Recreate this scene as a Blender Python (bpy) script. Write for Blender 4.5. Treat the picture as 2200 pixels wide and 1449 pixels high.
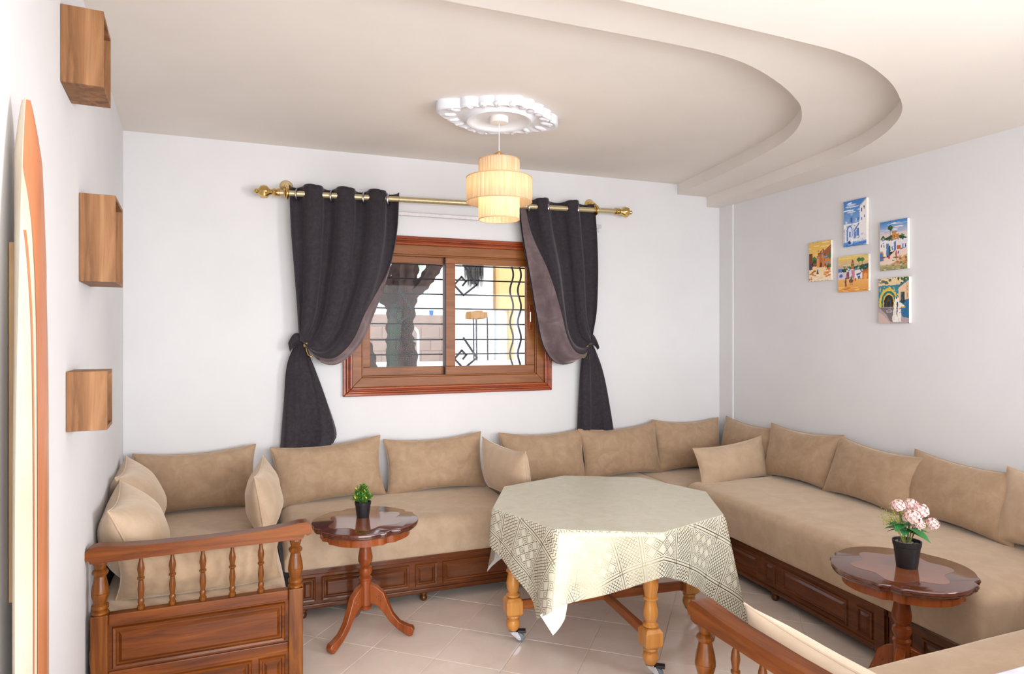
import bpy, bmesh, math, random
import numpy as np
from mathutils import Vector, Matrix, noise
from mathutils.geometry import tessellate_polygon

for o in list(bpy.data.objects):
    bpy.data.objects.remove(o, do_unlink=True)
SC = bpy.context.scene
COL = SC.collection
PI = math.pi
R = math.radians
random.seed(7)

# ------------------------------------------------------------------ camera
cam = bpy.data.cameras.new('camera')
camo = bpy.data.objects.new('camera', cam)
COL.objects.link(camo)
camo.location = (0, 0, 1.5)
camo.rotation_euler = (R(90), 0, R(-21.06))
cam.sensor_width = 36
cam.lens = 36 * 1415 / 2200
cam.shift_y = -5.5 / 2200
cam.clip_start = 0.02
SC.camera = camo

# ------------------------------------------------------------------ world and light
wd = bpy.data.worlds.new('world')
SC.world = wd
wd.use_nodes = True
bg = wd.node_tree.nodes['Background']
bg.inputs[0].default_value = (0.90, 0.95, 1.0, 1)
bg.inputs[1].default_value = 1.9


def area(name, loc, target, sx, sy, power, col, spread=180):
    l = bpy.data.lights.new(name, 'AREA')
    l.shape = 'RECTANGLE'
    l.size, l.size_y = sx, sy
    l.energy = power
    l.color = col
    l.spread = R(spread)
    ob = bpy.data.objects.new(name, l)
    COL.objects.link(ob)
    ob.location = loc
    d = Vector(target) - Vector(loc)
    ob.rotation_euler = d.to_track_quat('-Z', 'Y').to_euler()
    return ob


# daylight of the open room the photographer stands in
area('daylight_behind', (0.7, -3.2, 1.5), (1.2, 3.0, 1.3), 5.4, 2.4, 225, (0.955, 0.98, 1.0))
area('side_fill', (3.46, -0.1, 1.45), (-0.6, 2.7, 1.15), 1.5, 1.3, 40, (0.955, 0.98, 1.0), 95)  # unseen fill light added on the right to brighten the left wall

SC.view_settings.view_transform = 'Standard'
SC.view_settings.look = 'None'
SC.view_settings.gamma = 1.0
SC.view_settings.use_curve_mapping = False
SC.view_settings.exposure = 0.56


# ------------------------------------------------------------------ materials
def lin(c):
    out = []
    for v in c[:3]:
        v = v / 255.0
        out.append(v / 12.92 if v <= 0.04045 else ((v + 0.055) / 1.055) ** 2.4)
    return tuple(out) + (1.0,)


MATS = {}


def base_mat(name):
    m = bpy.data.materials.new(name)
    m.use_nodes = True
    nt = m.node_tree
    b = nt.nodes['Principled BSDF']
    MATS[name] = m
    return m, nt, b


def ramp(nt, fac, stops):
    r = nt.nodes.new('ShaderNodeValToRGB')
    while len(r.color_ramp.elements) < len(stops):
        r.color_ramp.elements.new(0.5)
    for e, (p, c) in zip(r.color_ramp.elements, stops):
        e.position = p
        e.color = lin(c)
    nt.links.new(fac, r.inputs[0])
    return r.outputs[0]


def coords(nt, kind='Object', scale=(1, 1, 1), rot=(0, 0, 0)):
    t = nt.nodes.new('ShaderNodeTexCoord')
    mp = nt.nodes.new('ShaderNodeMapping')
    mp.inputs['Scale'].default_value = scale
    mp.inputs['Rotation'].default_value = rot
    nt.links.new(t.outputs[kind], mp.inputs['Vector'])
    return mp.outputs[0]


def noise_tex(nt, vec, scale, detail=4, rough=0.55, dist=0.0):
    n = nt.nodes.new('ShaderNodeTexNoise')
    n.inputs['Scale'].default_value = scale
    n.inputs['Detail'].default_value = detail
    n.inputs['Roughness'].default_value = rough
    n.inputs['Distortion'].default_value = dist
    if vec is not None:
        nt.links.new(vec, n.inputs['Vector'])
    return n.outputs['Fac']


def bump(nt, b, height, strength=0.2, dist=0.01):
    n = nt.nodes.new('ShaderNodeBump')
    n.inputs['Strength'].default_value = strength
    n.inputs['Distance'].default_value = dist
    nt.links.new(height, n.inputs['Height'])
    nt.links.new(n.outputs[0], b.inputs['Normal'])


def plain(name, c1, c2=None, scale=20, rough=0.5, metal=0.0, bstr=0.0, bscale=200, spec=0.5, sheen=0.0, coat=0.0):
    m, nt, b = base_mat(name)
    c2 = c2 or c1
    v = coords(nt)
    f = noise_tex(nt, v, scale)
    nt.links.new(ramp(nt, f, [(0.3, c1), (0.7, c2)]), b.inputs['Base Color'])
    b.inputs['Roughness'].default_value = rough
    b.inputs['Metallic'].default_value = metal
    b.inputs['Specular IOR Level'].default_value = spec
    b.inputs['Sheen Weight'].default_value = sheen
    b.inputs['Coat Weight'].default_value = coat
    b.inputs['Coat Roughness'].default_value = 0.12
    if bstr:
        bump(nt, b, noise_tex(nt, v, bscale), bstr, 0.004)
    return m


def wood(name, dark, mid, light, along='x', rough=0.3, scale=1.0, coat=0.0, bstr=0.06):
    m, nt, b = base_mat(name)
    s = {'x': (2.2, 26, 26), 'y': (26, 2.2, 26), 'z': (26, 26, 2.2)}[along]
    v = coords(nt, 'Object', tuple(k * scale for k in s))
    f1 = noise_tex(nt, v, 1.0, 6, 0.62, 0.9)
    col = ramp(nt, f1, [(0.28, dark), (0.5, mid), (0.75, light)])
    v2 = coords(nt, 'Object', (3, 3, 3))
    f2 = noise_tex(nt, v2, 1.2, 2)
    mx = nt.nodes.new('ShaderNodeMix')
    mx.data_type = 'RGBA'
    mx.blend_type = 'MULTIPLY'
    mx.inputs[0].default_value = 0.35
    nt.links.new(col, mx.inputs[6])
    nt.links.new(ramp(nt, f2, [(0.3, (190, 175, 165)), (0.7, (255, 255, 255))]), mx.inputs[7])
    nt.links.new(mx.outputs[2], b.inputs['Base Color'])
    b.inputs['Roughness'].default_value = rough
    b.inputs['Specular IOR Level'].default_value = 0.28
    b.inputs['Coat Weight'].default_value = coat
    b.inputs['Coat Roughness'].default_value = 0.06
    bump(nt, b, f1, bstr, 0.003)
    return m


def velvet(name, c_dark, c_mid, c_light, scale=5, sheen=0.6, tint=(255, 240, 220)):
    m, nt, b = base_mat(name)
    v = coords(nt)
    info = nt.nodes.new('ShaderNodeObjectInfo')
    add = nt.nodes.new('ShaderNodeVectorMath')
    add.operation = 'ADD'
    sc = nt.nodes.new('ShaderNodeVectorMath')
    sc.operation = 'SCALE'
    cx = nt.nodes.new('ShaderNodeCombineXYZ')
    for i in range(3):
        nt.links.new(info.outputs['Random'], cx.inputs[i])
    nt.links.new(cx.outputs[0], sc.inputs[0])
    sc.inputs['Scale'].default_value = 17.0
    nt.links.new(v, add.inputs[0])
    nt.links.new(sc.outputs[0], add.inputs[1])
    f = noise_tex(nt, add.outputs[0], scale, 5, 0.62, 0.6)
    col = ramp(nt, f, [(0.32, c_dark), (0.5, c_mid), (0.66, c_light)])
    nt.links.new(col, b.inputs['Base Color'])
    b.inputs['Roughness'].default_value = 0.85
    b.inputs['Specular IOR Level'].default_value = 0.2
    b.inputs['Sheen Weight'].default_value = sheen
    b.inputs['Sheen Roughness'].default_value = 0.4
    b.inputs['Sheen Tint'].default_value = lin(tint)
    fine = noise_tex(nt, v, 420, 2)
    bump(nt, b, fine, 0.12, 0.002)
    return m


M_WALL = plain('wall_paint', (222, 220, 221), (218, 216, 217), 3, 0.9, bstr=0.03, bscale=60, spec=0.2)
M_CEIL = plain('ceiling_paint', (234, 226, 219), (230, 222, 215), 3, 0.9, spec=0.2)
M_PLASTER = plain('plaster_white', (228, 229, 236), (222, 223, 230), 10, 0.7, spec=0.3)
M_MARBLE = plain('stone_ledge', (204, 204, 212), (176, 176, 186), 14, 0.35)
M_GROUT = plain('grout', (228, 218, 208), (220, 210, 200), 30, 0.8)
M_SOFA = velvet('velvet_beige', (186, 160, 134), (193, 167, 141), (200, 175, 150), 11)
M_CUSH = velvet('velvet_cushion', (163, 135, 109), (171, 143, 116), (179, 151, 124), 16)
M_LIGHTCUSH = velvet('velvet_pale', (212, 190, 166), (218, 197, 174), (224, 204, 182), 6)
M_CURT = velvet('velvet_charcoal', (43, 39, 44), (50, 45, 50), (57, 51, 56), 45, 0.35, (225, 212, 220))
M_CURTEDGE = velvet('curtain_edge_mauve', (92, 78, 80), (106, 90, 92), (122, 105, 105), 8, 0.5, (255, 235, 230))
M_WOOD = wood('walnut_stain_x', (70, 31, 6), (111, 55, 11), (140, 77, 21), 'x', 0.36, coat=0.1)
M_WOODZ = wood('walnut_stain_z', (70, 33, 6), (116, 62, 13), (152, 92, 28), 'z', 0.3, coat=0.18)
M_WOODD = wood('walnut_dark_x', (68, 33, 12), (104, 54, 22), (132, 74, 33), 'x', 0.3, coat=0.3)
M_WOODDY = wood('walnut_dark_y', (60, 26, 12), (88, 42, 22), (112, 58, 30), 'y', 0.3, coat=0.4)
M_MAHOG = wood('mahogany', (112, 50, 20), (142, 70, 30), (160, 86, 42), 'z', 0.3, coat=0.25)
M_MAHOGT = wood('mahogany_rim', (70, 31, 19), (90, 43, 27), (106, 55, 35), 'x', 0.15, coat=0.9)
M_INLAY = wood('burl_inlay', (112, 58, 32), (136, 76, 44), (152, 92, 56), 'y', 0.15, coat=0.9, scale=0.5)
M_PINE = wood('pine_varnish', (176, 108, 46), (206, 140, 68), (222, 162, 92), 'z', 0.28, coat=0.4)
M_PINEX = wood('pine_stretcher', (130, 66, 28), (160, 88, 42), (184, 112, 60), 'x', 0.35, coat=0.2)
M_WIN = wood('window_frame_brown', (116, 64, 26), (138, 82, 38), (152, 96, 50), 'x', 0.35)
M_CASE = wood('window_casing_red', (100, 38, 12), (146, 62, 24), (170, 82, 36), 'x', 0.3, coat=0.25)
M_TEAK = wood('teak_shelf', (96, 62, 38), (144, 101, 66), (178, 132, 92), 'z', 0.55, scale=0.9)
M_BOARDC = wood('board_cream', (206, 190, 166), (216, 203, 182), (222, 212, 196), 'z', 0.35, scale=0.4)
M_BOARDO = wood('board_cedar', (176, 104, 66), (192, 122, 84), (206, 142, 104), 'z', 0.35, scale=0.5)
M_BATTEN = wood('batten', (170, 134, 92), (190, 154, 112), (204, 170, 130), 'z', 0.5)
M_BRASS = plain('brass', (222, 190, 124), (206, 172, 106), 30, 0.18, metal=1.0)
M_ROD = plain('rod_gold', (204, 188, 150), (192, 176, 140), 60, 0.4, metal=0.7)
M_CHROME = plain('chrome', (205, 205, 208), (190, 190, 195), 40, 0.22, metal=1.0)
M_ALU = plain('aluminium', (214, 208, 208), (200, 196, 198), 40, 0.4, metal=0.4)
M_RUBBER = plain('grey_rubber', (112, 122, 132), (100, 110, 120), 40, 0.5)
M_BLACKP = plain('black_plastic', (24, 24, 26), (32, 32, 34), 40, 0.4)
M_IRON = plain('wrought_iron', (36, 34, 40), (46, 42, 48), 40, 0.5, metal=0.2)
M_CANVAS = plain('canvas_edge', (236, 228, 220), (226, 218, 210), 60, 0.8)
M_CORD = plain('cord_white', (236, 232, 226), None, 40, 0.5)
M_LEAF = plain('leaf_green', (34, 104, 52), (62, 140, 74), 30, 0.45)
M_LEAF2 = plain('leaf_fine_green', (62, 122, 40), (112, 166, 62), 60, 0.5)
M_YELLOW = plain('flower_yellow', (226, 190, 44), (240, 210, 80), 60, 0.6)
M_SPRIG = plain('sprig_lime', (168, 168, 62), (136, 150, 60), 60, 0.6)
M_PINK = plain('petal_pink', (232, 186, 180), (242, 216, 210), 50, 0.7)
M_STEM = plain('stem_green', (86, 110, 60), (110, 96, 64), 40, 0.6)
M_GRAVEL = plain('gravel', (166, 150, 134), (120, 106, 94), 90, 0.9)
M_OUTW = plain('outside_render_white', (238, 238, 240), (228, 228, 230), 1.5, 0.9)
M_OCHRE = plain('outside_ochre', (226, 190, 132), (218, 180, 122), 2, 0.9)
M_BLOCK = plain('concrete_block', (178, 154, 142), (158, 136, 126), 8, 0.95)
M_OUTG = plain('outside_ground', (212, 206, 196), (196, 190, 180), 3, 0.95)
M_CACT = plain('cactus_bark', (84, 58, 50), (34, 26, 24), 14, 0.8)
M_CACTG = plain('cactus_green', (46, 72, 54), (62, 50, 42), 7, 0.7)
M_PALM = plain('dry_palm', (104, 98, 96), (64, 58, 56), 30, 0.95)
M_STRAW = plain('straw', (190, 140, 72), (140, 92, 46), 40, 0.9)
M_BLUE = plain('blue_plastic', (62, 124, 196), (50, 110, 180), 30, 0.5)
M_PIPE = plain('white_pipe', (240, 240, 240), None, 30, 0.5)


def tile_mat():
    m, nt, b = base_mat('floor_tile')
    v = coords(nt)
    info = nt.nodes.new('ShaderNodeObjectInfo')
    add = nt.nodes.new('ShaderNodeVectorMath')
    add.operation = 'ADD'
    nt.links.new(v, add.inputs[0])
    nt.links.new(info.outputs['Location'], add.inputs[1])
    f = noise_tex(nt, add.outputs[0], 4.0, 6, 0.6, 0.8)
    nt.links.new(ramp(nt, f, [(0.3, (226, 209, 196)), (0.5, (232, 216, 204)), (0.72, (237, 223, 212))]), b.inputs['Base Color'])
    b.inputs['Roughness'].default_value = 0.13
    b.inputs['Specular IOR Level'].default_value = 0.45
    return m


M_TILE = tile_mat()


def cloth_mat():
    """champagne vinyl printed with a metallic foil pattern of bands, diamonds and zigzags"""
    m, nt, b = base_mat('tablecloth_vinyl')
    tc = nt.nodes.new('ShaderNodeTexCoord')
    sep = nt.nodes.new('ShaderNodeSeparateXYZ')
    nt.links.new(tc.outputs['UV'], sep.inputs[0])

    def op(o, a, bb=None):
        n = nt.nodes.new('ShaderNodeMath')
        n.operation = o
        for i, x in enumerate((a, bb)):
            if x is None:
                continue
            if isinstance(x, (int, float)):
                n.inputs[i].default_value = x
            else:
                nt.links.new(x, n.inputs[i])
        return n.outputs[0]

    U, V = sep.outputs[0], sep.outputs[1]

    def tri(x, p):  # 0..0.5 triangle wave
        return op('ABSOLUTE', op('SUBTRACT', op('FRACT', op('DIVIDE', x, p)), 0.5))

    def line(d, w):
        return op('LESS_THAN', d, w)

    # broad bands crossing the cloth both ways
    tu, tv = tri(U, 0.30), tri(V, 0.30)
    rim = 0.0
    for q in range(4):
        th_ = R(22.5 + 45 * q)
        rim = op('MAXIMUM', rim, op('ABSOLUTE', op('ADD', op('MULTIPLY', U, math.cos(th_)), op('MULTIPLY', V, math.sin(th_)))))
    border = op('GREATER_THAN', rim, 0.5425)
    bandu, bandv = op('LESS_THAN', tu, 0.17), op('LESS_THAN', tv, 0.17)
    edge = op('MAXIMUM', line(op('ABSOLUTE', op('SUBTRACT', tu, 0.18)), 0.007), line(op('ABSOLUTE', op('SUBTRACT', tv, 0.18)), 0.007))
    edge2 = op('MAXIMUM', line(op('ABSOLUTE', op('SUBTRACT', tu, 0.222)), 0.005), line(op('ABSOLUTE', op('SUBTRACT', tv, 0.222)), 0.005))
    # nested diamonds in the fields
    dia = op('ADD', tri(U, 0.050), tri(V, 0.050))
    dring = op('MAXIMUM', op('MAXIMUM', line(op('ABSOLUTE', op('SUBTRACT', dia, 0.5)), 0.035), line(op('ABSOLUTE', op('SUBTRACT', dia, 0.28)), 0.035)), line(dia, 0.08))
    # lattice in the bands
    a1 = op('ADD', U, V)
    a2 = op('SUBTRACT', U, V)
    lat = op('MAXIMUM', line(tri(a1, 0.018), 0.10), line(tri(a2, 0.018), 0.10))
    lat2 = line(op('ADD', tri(a1, 0.018), tri(a2, 0.018)), 0.22)
    lat = op('MAXIMUM', op('MULTIPLY', lat, 1.0), lat2)
    # zigzags
    zig = line(op('ABSOLUTE', op('SUBTRACT', tri(op('ADD', V, op('MULTIPLY', tri(U, 0.022), 0.022)), 0.03), 0.25)), 0.09)
    inband = op('MAXIMUM', bandu, bandv)
    both = op('MULTIPLY', bandu, bandv)
    field = op('SUBTRACT', 1.0, inband)
    pat = op('ADD', op('MULTIPLY', field, dring), op('MULTIPLY', op('SUBTRACT', inband, both), lat))
    pat = op('ADD', pat, op('MULTIPLY', both, zig))
    guard = op('SUBTRACT', 1.0, op('MAXIMUM', line(op('ABSOLUTE', op('SUBTRACT', tu, 0.20)), 0.045), line(op('ABSOLUTE', op('SUBTRACT', tv, 0.20)), 0.045)))
    pat = op('MULTIPLY', pat, guard)
    pat = op('MINIMUM', op('MAXIMUM', pat, op('MAXIMUM', edge, edge2)), 1.0)
    geo = nt.nodes.new('ShaderNodeNewGeometry')
    front = op('SUBTRACT', 1.0, geo.outputs['Backfacing'])
    pat = op('MULTIPLY', op('MULTIPLY', pat, front), border)
    mx = nt.nodes.new('ShaderNodeMix')
    mx.data_type = 'RGBA'
    nt.links.new(pat, mx.inputs[0])
    nt.links.new(ramp(nt, noise_tex(nt, tc.outputs['UV'], 9, 6, 0.7, 1.5), [(0.3, (196, 190, 168)), (0.5, (204, 199, 180)), (0.7, (210, 206, 190))]), mx.inputs[6])
    mx.inputs[7].default_value = lin((164, 155, 128))
    mb = nt.nodes.new('ShaderNodeMix')
    mb.data_type = 'RGBA'
    nt.links.new(geo.outputs['Backfacing'], mb.inputs[0])
    nt.links.new(mx.outputs[2], mb.inputs[6])
    mb.inputs[7].default_value = lin((238, 236, 232))
    nt.links.new(mb.outputs[2], b.inputs['Base Color'])
    nt.links.new(op('MULTIPLY', pat, 0.9), b.inputs['Metallic'])
    nt.links.new(op('SUBTRACT', 0.42, op('MULTIPLY', pat, 0.16)), b.inputs['Roughness'])
    b.inputs['Specular IOR Level'].default_value = 0.4
    fine = noise_tex(nt, tc.outputs['UV'], 26, 3)
    bump(nt, b, fine, 0.10, 0.01)
    return m


M_CLOTH = cloth_mat()


def shade_mat():
    m, nt, b = base_mat('raffia_shade')
    v = coords(nt, 'UV', (90, 0.6, 1))
    f = noise_tex(nt, v, 1.0, 3, 0.6)
    col = ramp(nt, f, [(0.25, (206, 176, 140)), (0.5, (228, 204, 172)), (0.75, (242, 228, 206))])
    nt.links.new(col, b.inputs['Base Color'])
    b.inputs['Roughness'].default_value = 0.7
    tr = nt.nodes.new('ShaderNodeBsdfTranslucent')
    nt.links.new(ramp(nt, f, [(0.25, (222, 184, 136)), (0.75, (252, 236, 206))]), tr.inputs[0])
    mix = nt.nodes.new('ShaderNodeMixShader')
    mix.inputs[0].default_value = 0.45
    nt.links.new(b.outputs[0], mix.inputs[1])
    nt.links.new(tr.outputs[0], mix.inputs[2])
    nt.links.new(mix.outputs[0], nt.nodes['Material Output'].inputs[0])
    bump(nt, b, f, 0.3, 0.004)
    return m


M_SHADE = shade_mat()


def bulb_mat():
    m, nt, b = base_mat('bulb_glow')
    b.inputs['Emission Color'].default_value = (1.0, 0.78, 0.45, 1)
    b.inputs['Emission Strength'].default_value = 14
    return m


M_BULB = bulb_mat()


def glass_mat():
    m, nt, b = base_mat('pane_glass')
    g = nt.nodes.new('ShaderNodeBsdfGlossy')
    g.inputs['Roughness'].default_value = 0.02
    t = nt.nodes.new('ShaderNodeBsdfTransparent')
    t.inputs[0].default_value = (0.95, 0.96, 0.97, 1)
    mix = nt.nodes.new('ShaderNodeMixShader')
    mix.inputs[0].default_value = 0.006
    nt.links.new(t.outputs[0], mix.inputs[1])
    nt.links.new(g.outputs[0], mix.inputs[2])
    nt.links.new(mix.outputs[0], nt.nodes['Material Output'].inputs[0])
    return m


M_GLASS = glass_mat()


def paint_mat():
    m, nt, b = base_mat('painted_canvas')
    a = nt.nodes.new('ShaderNodeVertexColor')
    a.layer_name = 'paint'
    nt.links.new(a.outputs[0], b.inputs['Base Color'])
    b.inputs['Roughness'].default_value = 0.6
    return m


M_PAINT = paint_mat()


# ------------------------------------------------------------------ geometry helpers
class MB:
    """collects vertices and faces of one part"""

    def __init__(self):
        self.v, self.f, self.uv = [], [], None

    def add(self, vs, fs):
        n = len(self.v)
        self.v += [tuple(p) for p in vs]
        self.f += [tuple(i + n for i in q) for q in fs]
        return self

    def box(self, x0, x1, y0, y1, z0, z1):
        vs = [(x, y, z) for z in (z0, z1) for y in (y0, y1) for x in (x0, x1)]
        return self.add(vs, [(0, 2, 3, 1), (4, 5, 7, 6), (0, 1, 5, 4), (2, 6, 7, 3), (0, 4, 6, 2), (1, 3, 7, 5)])

    def lathe(self, prof, c=(0, 0, 0), seg=20, axis='z', cap=True):
        """prof: list of (radius, height)"""
        vs, fs = [], []
        for r, h in prof:
            for i in range(seg):
                a = 2 * PI * i / seg
                x, y = r * math.cos(a), r * math.sin(a)
                p = {'z': (x, y, h), 'y': (x, h, -y), 'x': (h, x, y)}[axis]
                vs.append((p[0] + c[0], p[1] + c[1], p[2] + c[2]))
        for k in range(len(prof) - 1):
            for i in range(seg):
                j = (i + 1) % seg
                fs.append((k * seg + i, k * seg + j, (k + 1) * seg + j, (k + 1) * seg + i))
        if cap:
            fs.append(tuple(reversed(range(seg))))
            fs.append(tuple((len(prof) - 1) * seg + i for i in range(seg)))
        return self.add(vs, fs)

    def prism(self, poly, h0, h1, axes='xyz'):
        """polygon in the first two axes, extruded along the third"""
        n = len(poly)
        ix = ['xyz'.index(a) for a in axes]

        def P(a, b, c):
            p = [0, 0, 0]
            p[ix[0]], p[ix[1]], p[ix[2]] = a, b, c
            return tuple(p)
        vs = [P(a, b, h0) for a, b in poly] + [P(a, b, h1) for a, b in poly]
        tris = tessellate_polygon([[Vector((a, b, 0)) for a, b in poly]])
        fs = [tuple(t) for t in tris] + [tuple(i + n for i in reversed(t)) for t in tris]
        fs += [(i, (i + 1) % n, (i + 1) % n + n, i + n) for i in range(n)]
        return self.add(vs, fs)

    def tube(self, pts, r, seg=8, closed=False, cap=True):
        pts = [Vector(p) for p in pts]
        n = len(pts)
        rs = r if isinstance(r, (list, tuple)) else [r] * n
        vs, fs = [], []
        up = None
        for i, p in enumerate(pts):
            if closed:
                t = pts[(i + 1) % n] - pts[i - 1]
            else:
                t = pts[min(i + 1, n - 1)] - pts[max(i - 1, 0)]
            t.normalize()
            if up is None:
                up = Vector((0, 0, 1)) if abs(t.z) < 0.9 else Vector((1, 0, 0))
            s = t.cross(up)
            if s.length < 1e-5:
                s = t.orthogonal()
            s.normalize()
            up = s.cross(t).normalized()
            for k in range(seg):
                a = 2 * PI * k / seg
                vs.append(p + (s * math.cos(a) + up * math.sin(a)) * rs[i])
        m = n if closed else n - 1
        for i in range(m):
            i2 = (i + 1) % n
            for k in range(seg):
                k2 = (k + 1) % seg
                fs.append((i * seg + k, i * seg + k2, i2 * seg + k2, i2 * seg + k))
        if cap and not closed:
            fs.append(tuple(reversed(range(seg))))
            fs.append(tuple((n - 1) * seg + k for k in range(seg)))
        return self.add(vs, fs)

    def grid(self, fn, nu, nv, closed_u=False):
        vs = [fn(i / (nu if closed_u else nu - 1) if nu > 1 else 0, j / (nv - 1)) for j in range(nv) for i in range(nu)]
        fs = []
        for j in range(nv - 1):
            for i in range(nu if closed_u else nu - 1):
                i2 = (i + 1) % nu
                fs.append((j * nu + i, j * nu + i2, (j + 1) * nu + i2, (j + 1) * nu + i))
        return self.add(vs, fs)

    def ball(self, c, rx, ry=None, rz=None, su=12, sv=8):
        ry, rz = ry or rx, rz or rx
        prof = []
        vs, fs = [], []
        for j in range(sv + 1):
            t = PI * j / sv
            for i in range(su):
                a = 2 * PI * i / su
                vs.append((c[0] + rx * math.sin(t) * math.cos(a), c[1] + ry * math.sin(t) * math.sin(a), c[2] - rz * math.cos(t)))
        for j in range(sv):
            for i in range(su):
                i2 = (i + 1) % su
                fs.append((j * su + i, j * su + i2, (j + 1) * su + i2, (j + 1) * su + i))
        return self.add(vs, fs)

    def xf(self, mat):
        self.v = [tuple(mat @ Vector(p)) for p in self.v]
        return self

    def build(self, name, mat, parent=None, smooth=40, bevel=0.0, seg=2, fix=True, kind=None):
        me = bpy.data.meshes.new(name)
        me.from_pydata(self.v, [], self.f)
        if fix:
            bm = bmesh.new()
            bm.from_mesh(me)
            bmesh.ops.remove_doubles(bm, verts=bm.verts, dist=1e-6)
            bmesh.ops.recalc_face_normals(bm, faces=bm.faces)
            bm.to_mesh(me)
            bm.free()
        me.materials.append(mat)
        if smooth:
            me.polygons.foreach_set('use_smooth', [True] * len(me.polygons))
            me.set_sharp_from_angle(angle=R(smooth))
        o = bpy.data.objects.new(name, me)
        COL.objects.link(o)
        if parent is not None:
            o.parent = parent
        if bevel:
            md = o.modifiers.new('bevel', 'BEVEL')
            md.width = bevel
            md.segments = seg
            md.limit_method = 'ANGLE'
            md.angle_limit = R(40)
        if kind:
            o['kind'] = kind
        return o


def tag(o, label, cat, group=None):
    o['label'] = label
    o['category'] = cat
    if group:
        o['group'] = group
    return o


def thing(name, label, cat, loc=(0, 0, 0), rz=0.0, group=None):
    o = bpy.data.objects.new(name, None)
    o.empty_display_size = 0.1
    COL.objects.link(o)
    o.location = loc
    o.rotation_euler = (0, 0, rz)
    return tag(o, label, cat, group)


def struct(o, label=None):
    o['kind'] = 'structure'
    if label:
        o['label'] = label
    return o


def share(src, parent, loc=(0, 0, 0), rot=(0, 0, 0)):
    c = src.copy()
    COL.objects.link(c)
    c.parent = parent
    c.location = loc
    c.rotation_euler = rot
    return c


def copy_tree(o, parent=None):
    c = o.copy()
    COL.objects.link(c)
    c.parent = parent
    for ch in list(o.children):
        copy_tree(ch, c)
    return c


def catmull(pts, n=8):
    P = [Vector(p) for p in pts]
    P = [P[0] * 2 - P[1]] + P + [P[-1] * 2 - P[-2]]
    out = []
    for i in range(1, len(P) - 2):
        for k in range(n):
            t = k / n
            a, b, c, d = P[i - 1], P[i], P[i + 1], P[i + 2]
            out.append(0.5 * ((2 * b) + (c - a) * t + (2 * a - 5 * b + 4 * c - d) * t * t + (3 * b - a - 3 * c + d) * t ** 3))
    out.append(P[-2])
    return out


def curve_at(pts, t):
    """point on a dense polyline, by length"""
    L = [0]
    for a, b in zip(pts, pts[1:]):
        L.append(L[-1] + (b - a).length)
    s = t * L[-1]
    for i in range(len(L) - 1):
        if s <= L[i + 1] or i == len(L) - 2:
            k = (s - L[i]) / max(1e-9, L[i + 1] - L[i])
            return pts[i].lerp(pts[i + 1], min(1, max(0, k)))


def sstep(a, b, x):
    t = min(1, max(0, (x - a) / (b - a)))
    return t * t * (3 - 2 * t)


# ------------------------------------------------------------------ room shell
YW, XR = 4.4, 3.52
SK = math.tan(R(5.3))


def left_x(y):
    return -0.736 + SK * (YW - y)


# floor: grout bed with every tile laid on it, diagonally
fl = struct(MB().box(-1.0, 3.7, -3.0, 4.5, -0.06, -0.003).build('floor', M_GROUT, smooth=0))
TS = 0.3268
ta = R(49.6)
ax, ay = math.cos(ta), math.sin(ta)
tile_mesh = None
TO = (0.760, 2.971)
nt_ = 0
for i in range(-14, 15):
    for j in range(-14, 15):
        cx = TO[0] + (i + .5) * TS * ax + (j + .5) * TS * ay
        cy = TO[1] + (i + .5) * TS * ay - (j + .5) * TS * ax
        if not (left_x(cy) - 0.1 < cx < XR + 0.12 and 0.35 < cy < YW + 0.1):
            continue
        if tile_mesh is None:
            h = TS / 2 - 0.0016
            t0 = MB().box(-h, h, -h, h, -0.006, 0.0).build('tile', M_TILE, fl, smooth=0, bevel=0.0012, seg=1)
            tile_mesh = t0
            t = t0
        else:
            t = share(tile_mesh, fl)
        t.location = (cx, cy, 0)
        t.rotation_euler = (0, 0, ta)

# back wall with the window opening
WX0, WX1, WZ0, WZ1 = 0.57, 1.945, 1.15, 2.105
b = MB()
b.box(-1.0, WX0, YW, YW + 0.2, 0, 2.8).box(WX1, 3.7, YW, YW + 0.2, 0, 2.8)
b.box(WX0, WX1, YW, YW + 0.2, 0, WZ0).box(WX0, WX1, YW, YW + 0.2, WZ1, 2.8)
struct(b.build('wall_back', M_WALL, smooth=0))
struct(MB().box(XR, XR + 0.15, -3.0, YW, 0, 2.8).build('wall_right', M_WALL, smooth=0))
poly = [(left_x(YW), YW), (left_x(0.55), 0.55), (left_x(0.55) - 0.15, 0.55), (left_x(YW) - 0.15, YW)]
struct(MB().prism(poly, 0, 2.8).build('wall_left', M_WALL, smooth=0))
struct(MB().box(XR - 0.016, XR, 4.24, YW, 0, 2.6).build('trim_1', M_WALL, smooth=0, bevel=0.004))
# low wall with a stone ledge behind the near bench
wf = struct(MB().box(1.18, XR, 0.64, 0.755, 0, 0.875).build('wall_front', M_WALL, smooth=0))
MB().box(1.16, XR, 0.62, 0.782, 0.875, 0.9).build('ledge', M_MARBLE, wf, smooth=0, bevel=0.004)

# unseen beam added behind the camera to shade the front ceiling
struct(MB().box(-1.0, XR, -0.45, -0.30, 2.2, 2.55).build('shade_beam', M_WALL, smooth=0))
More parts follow.
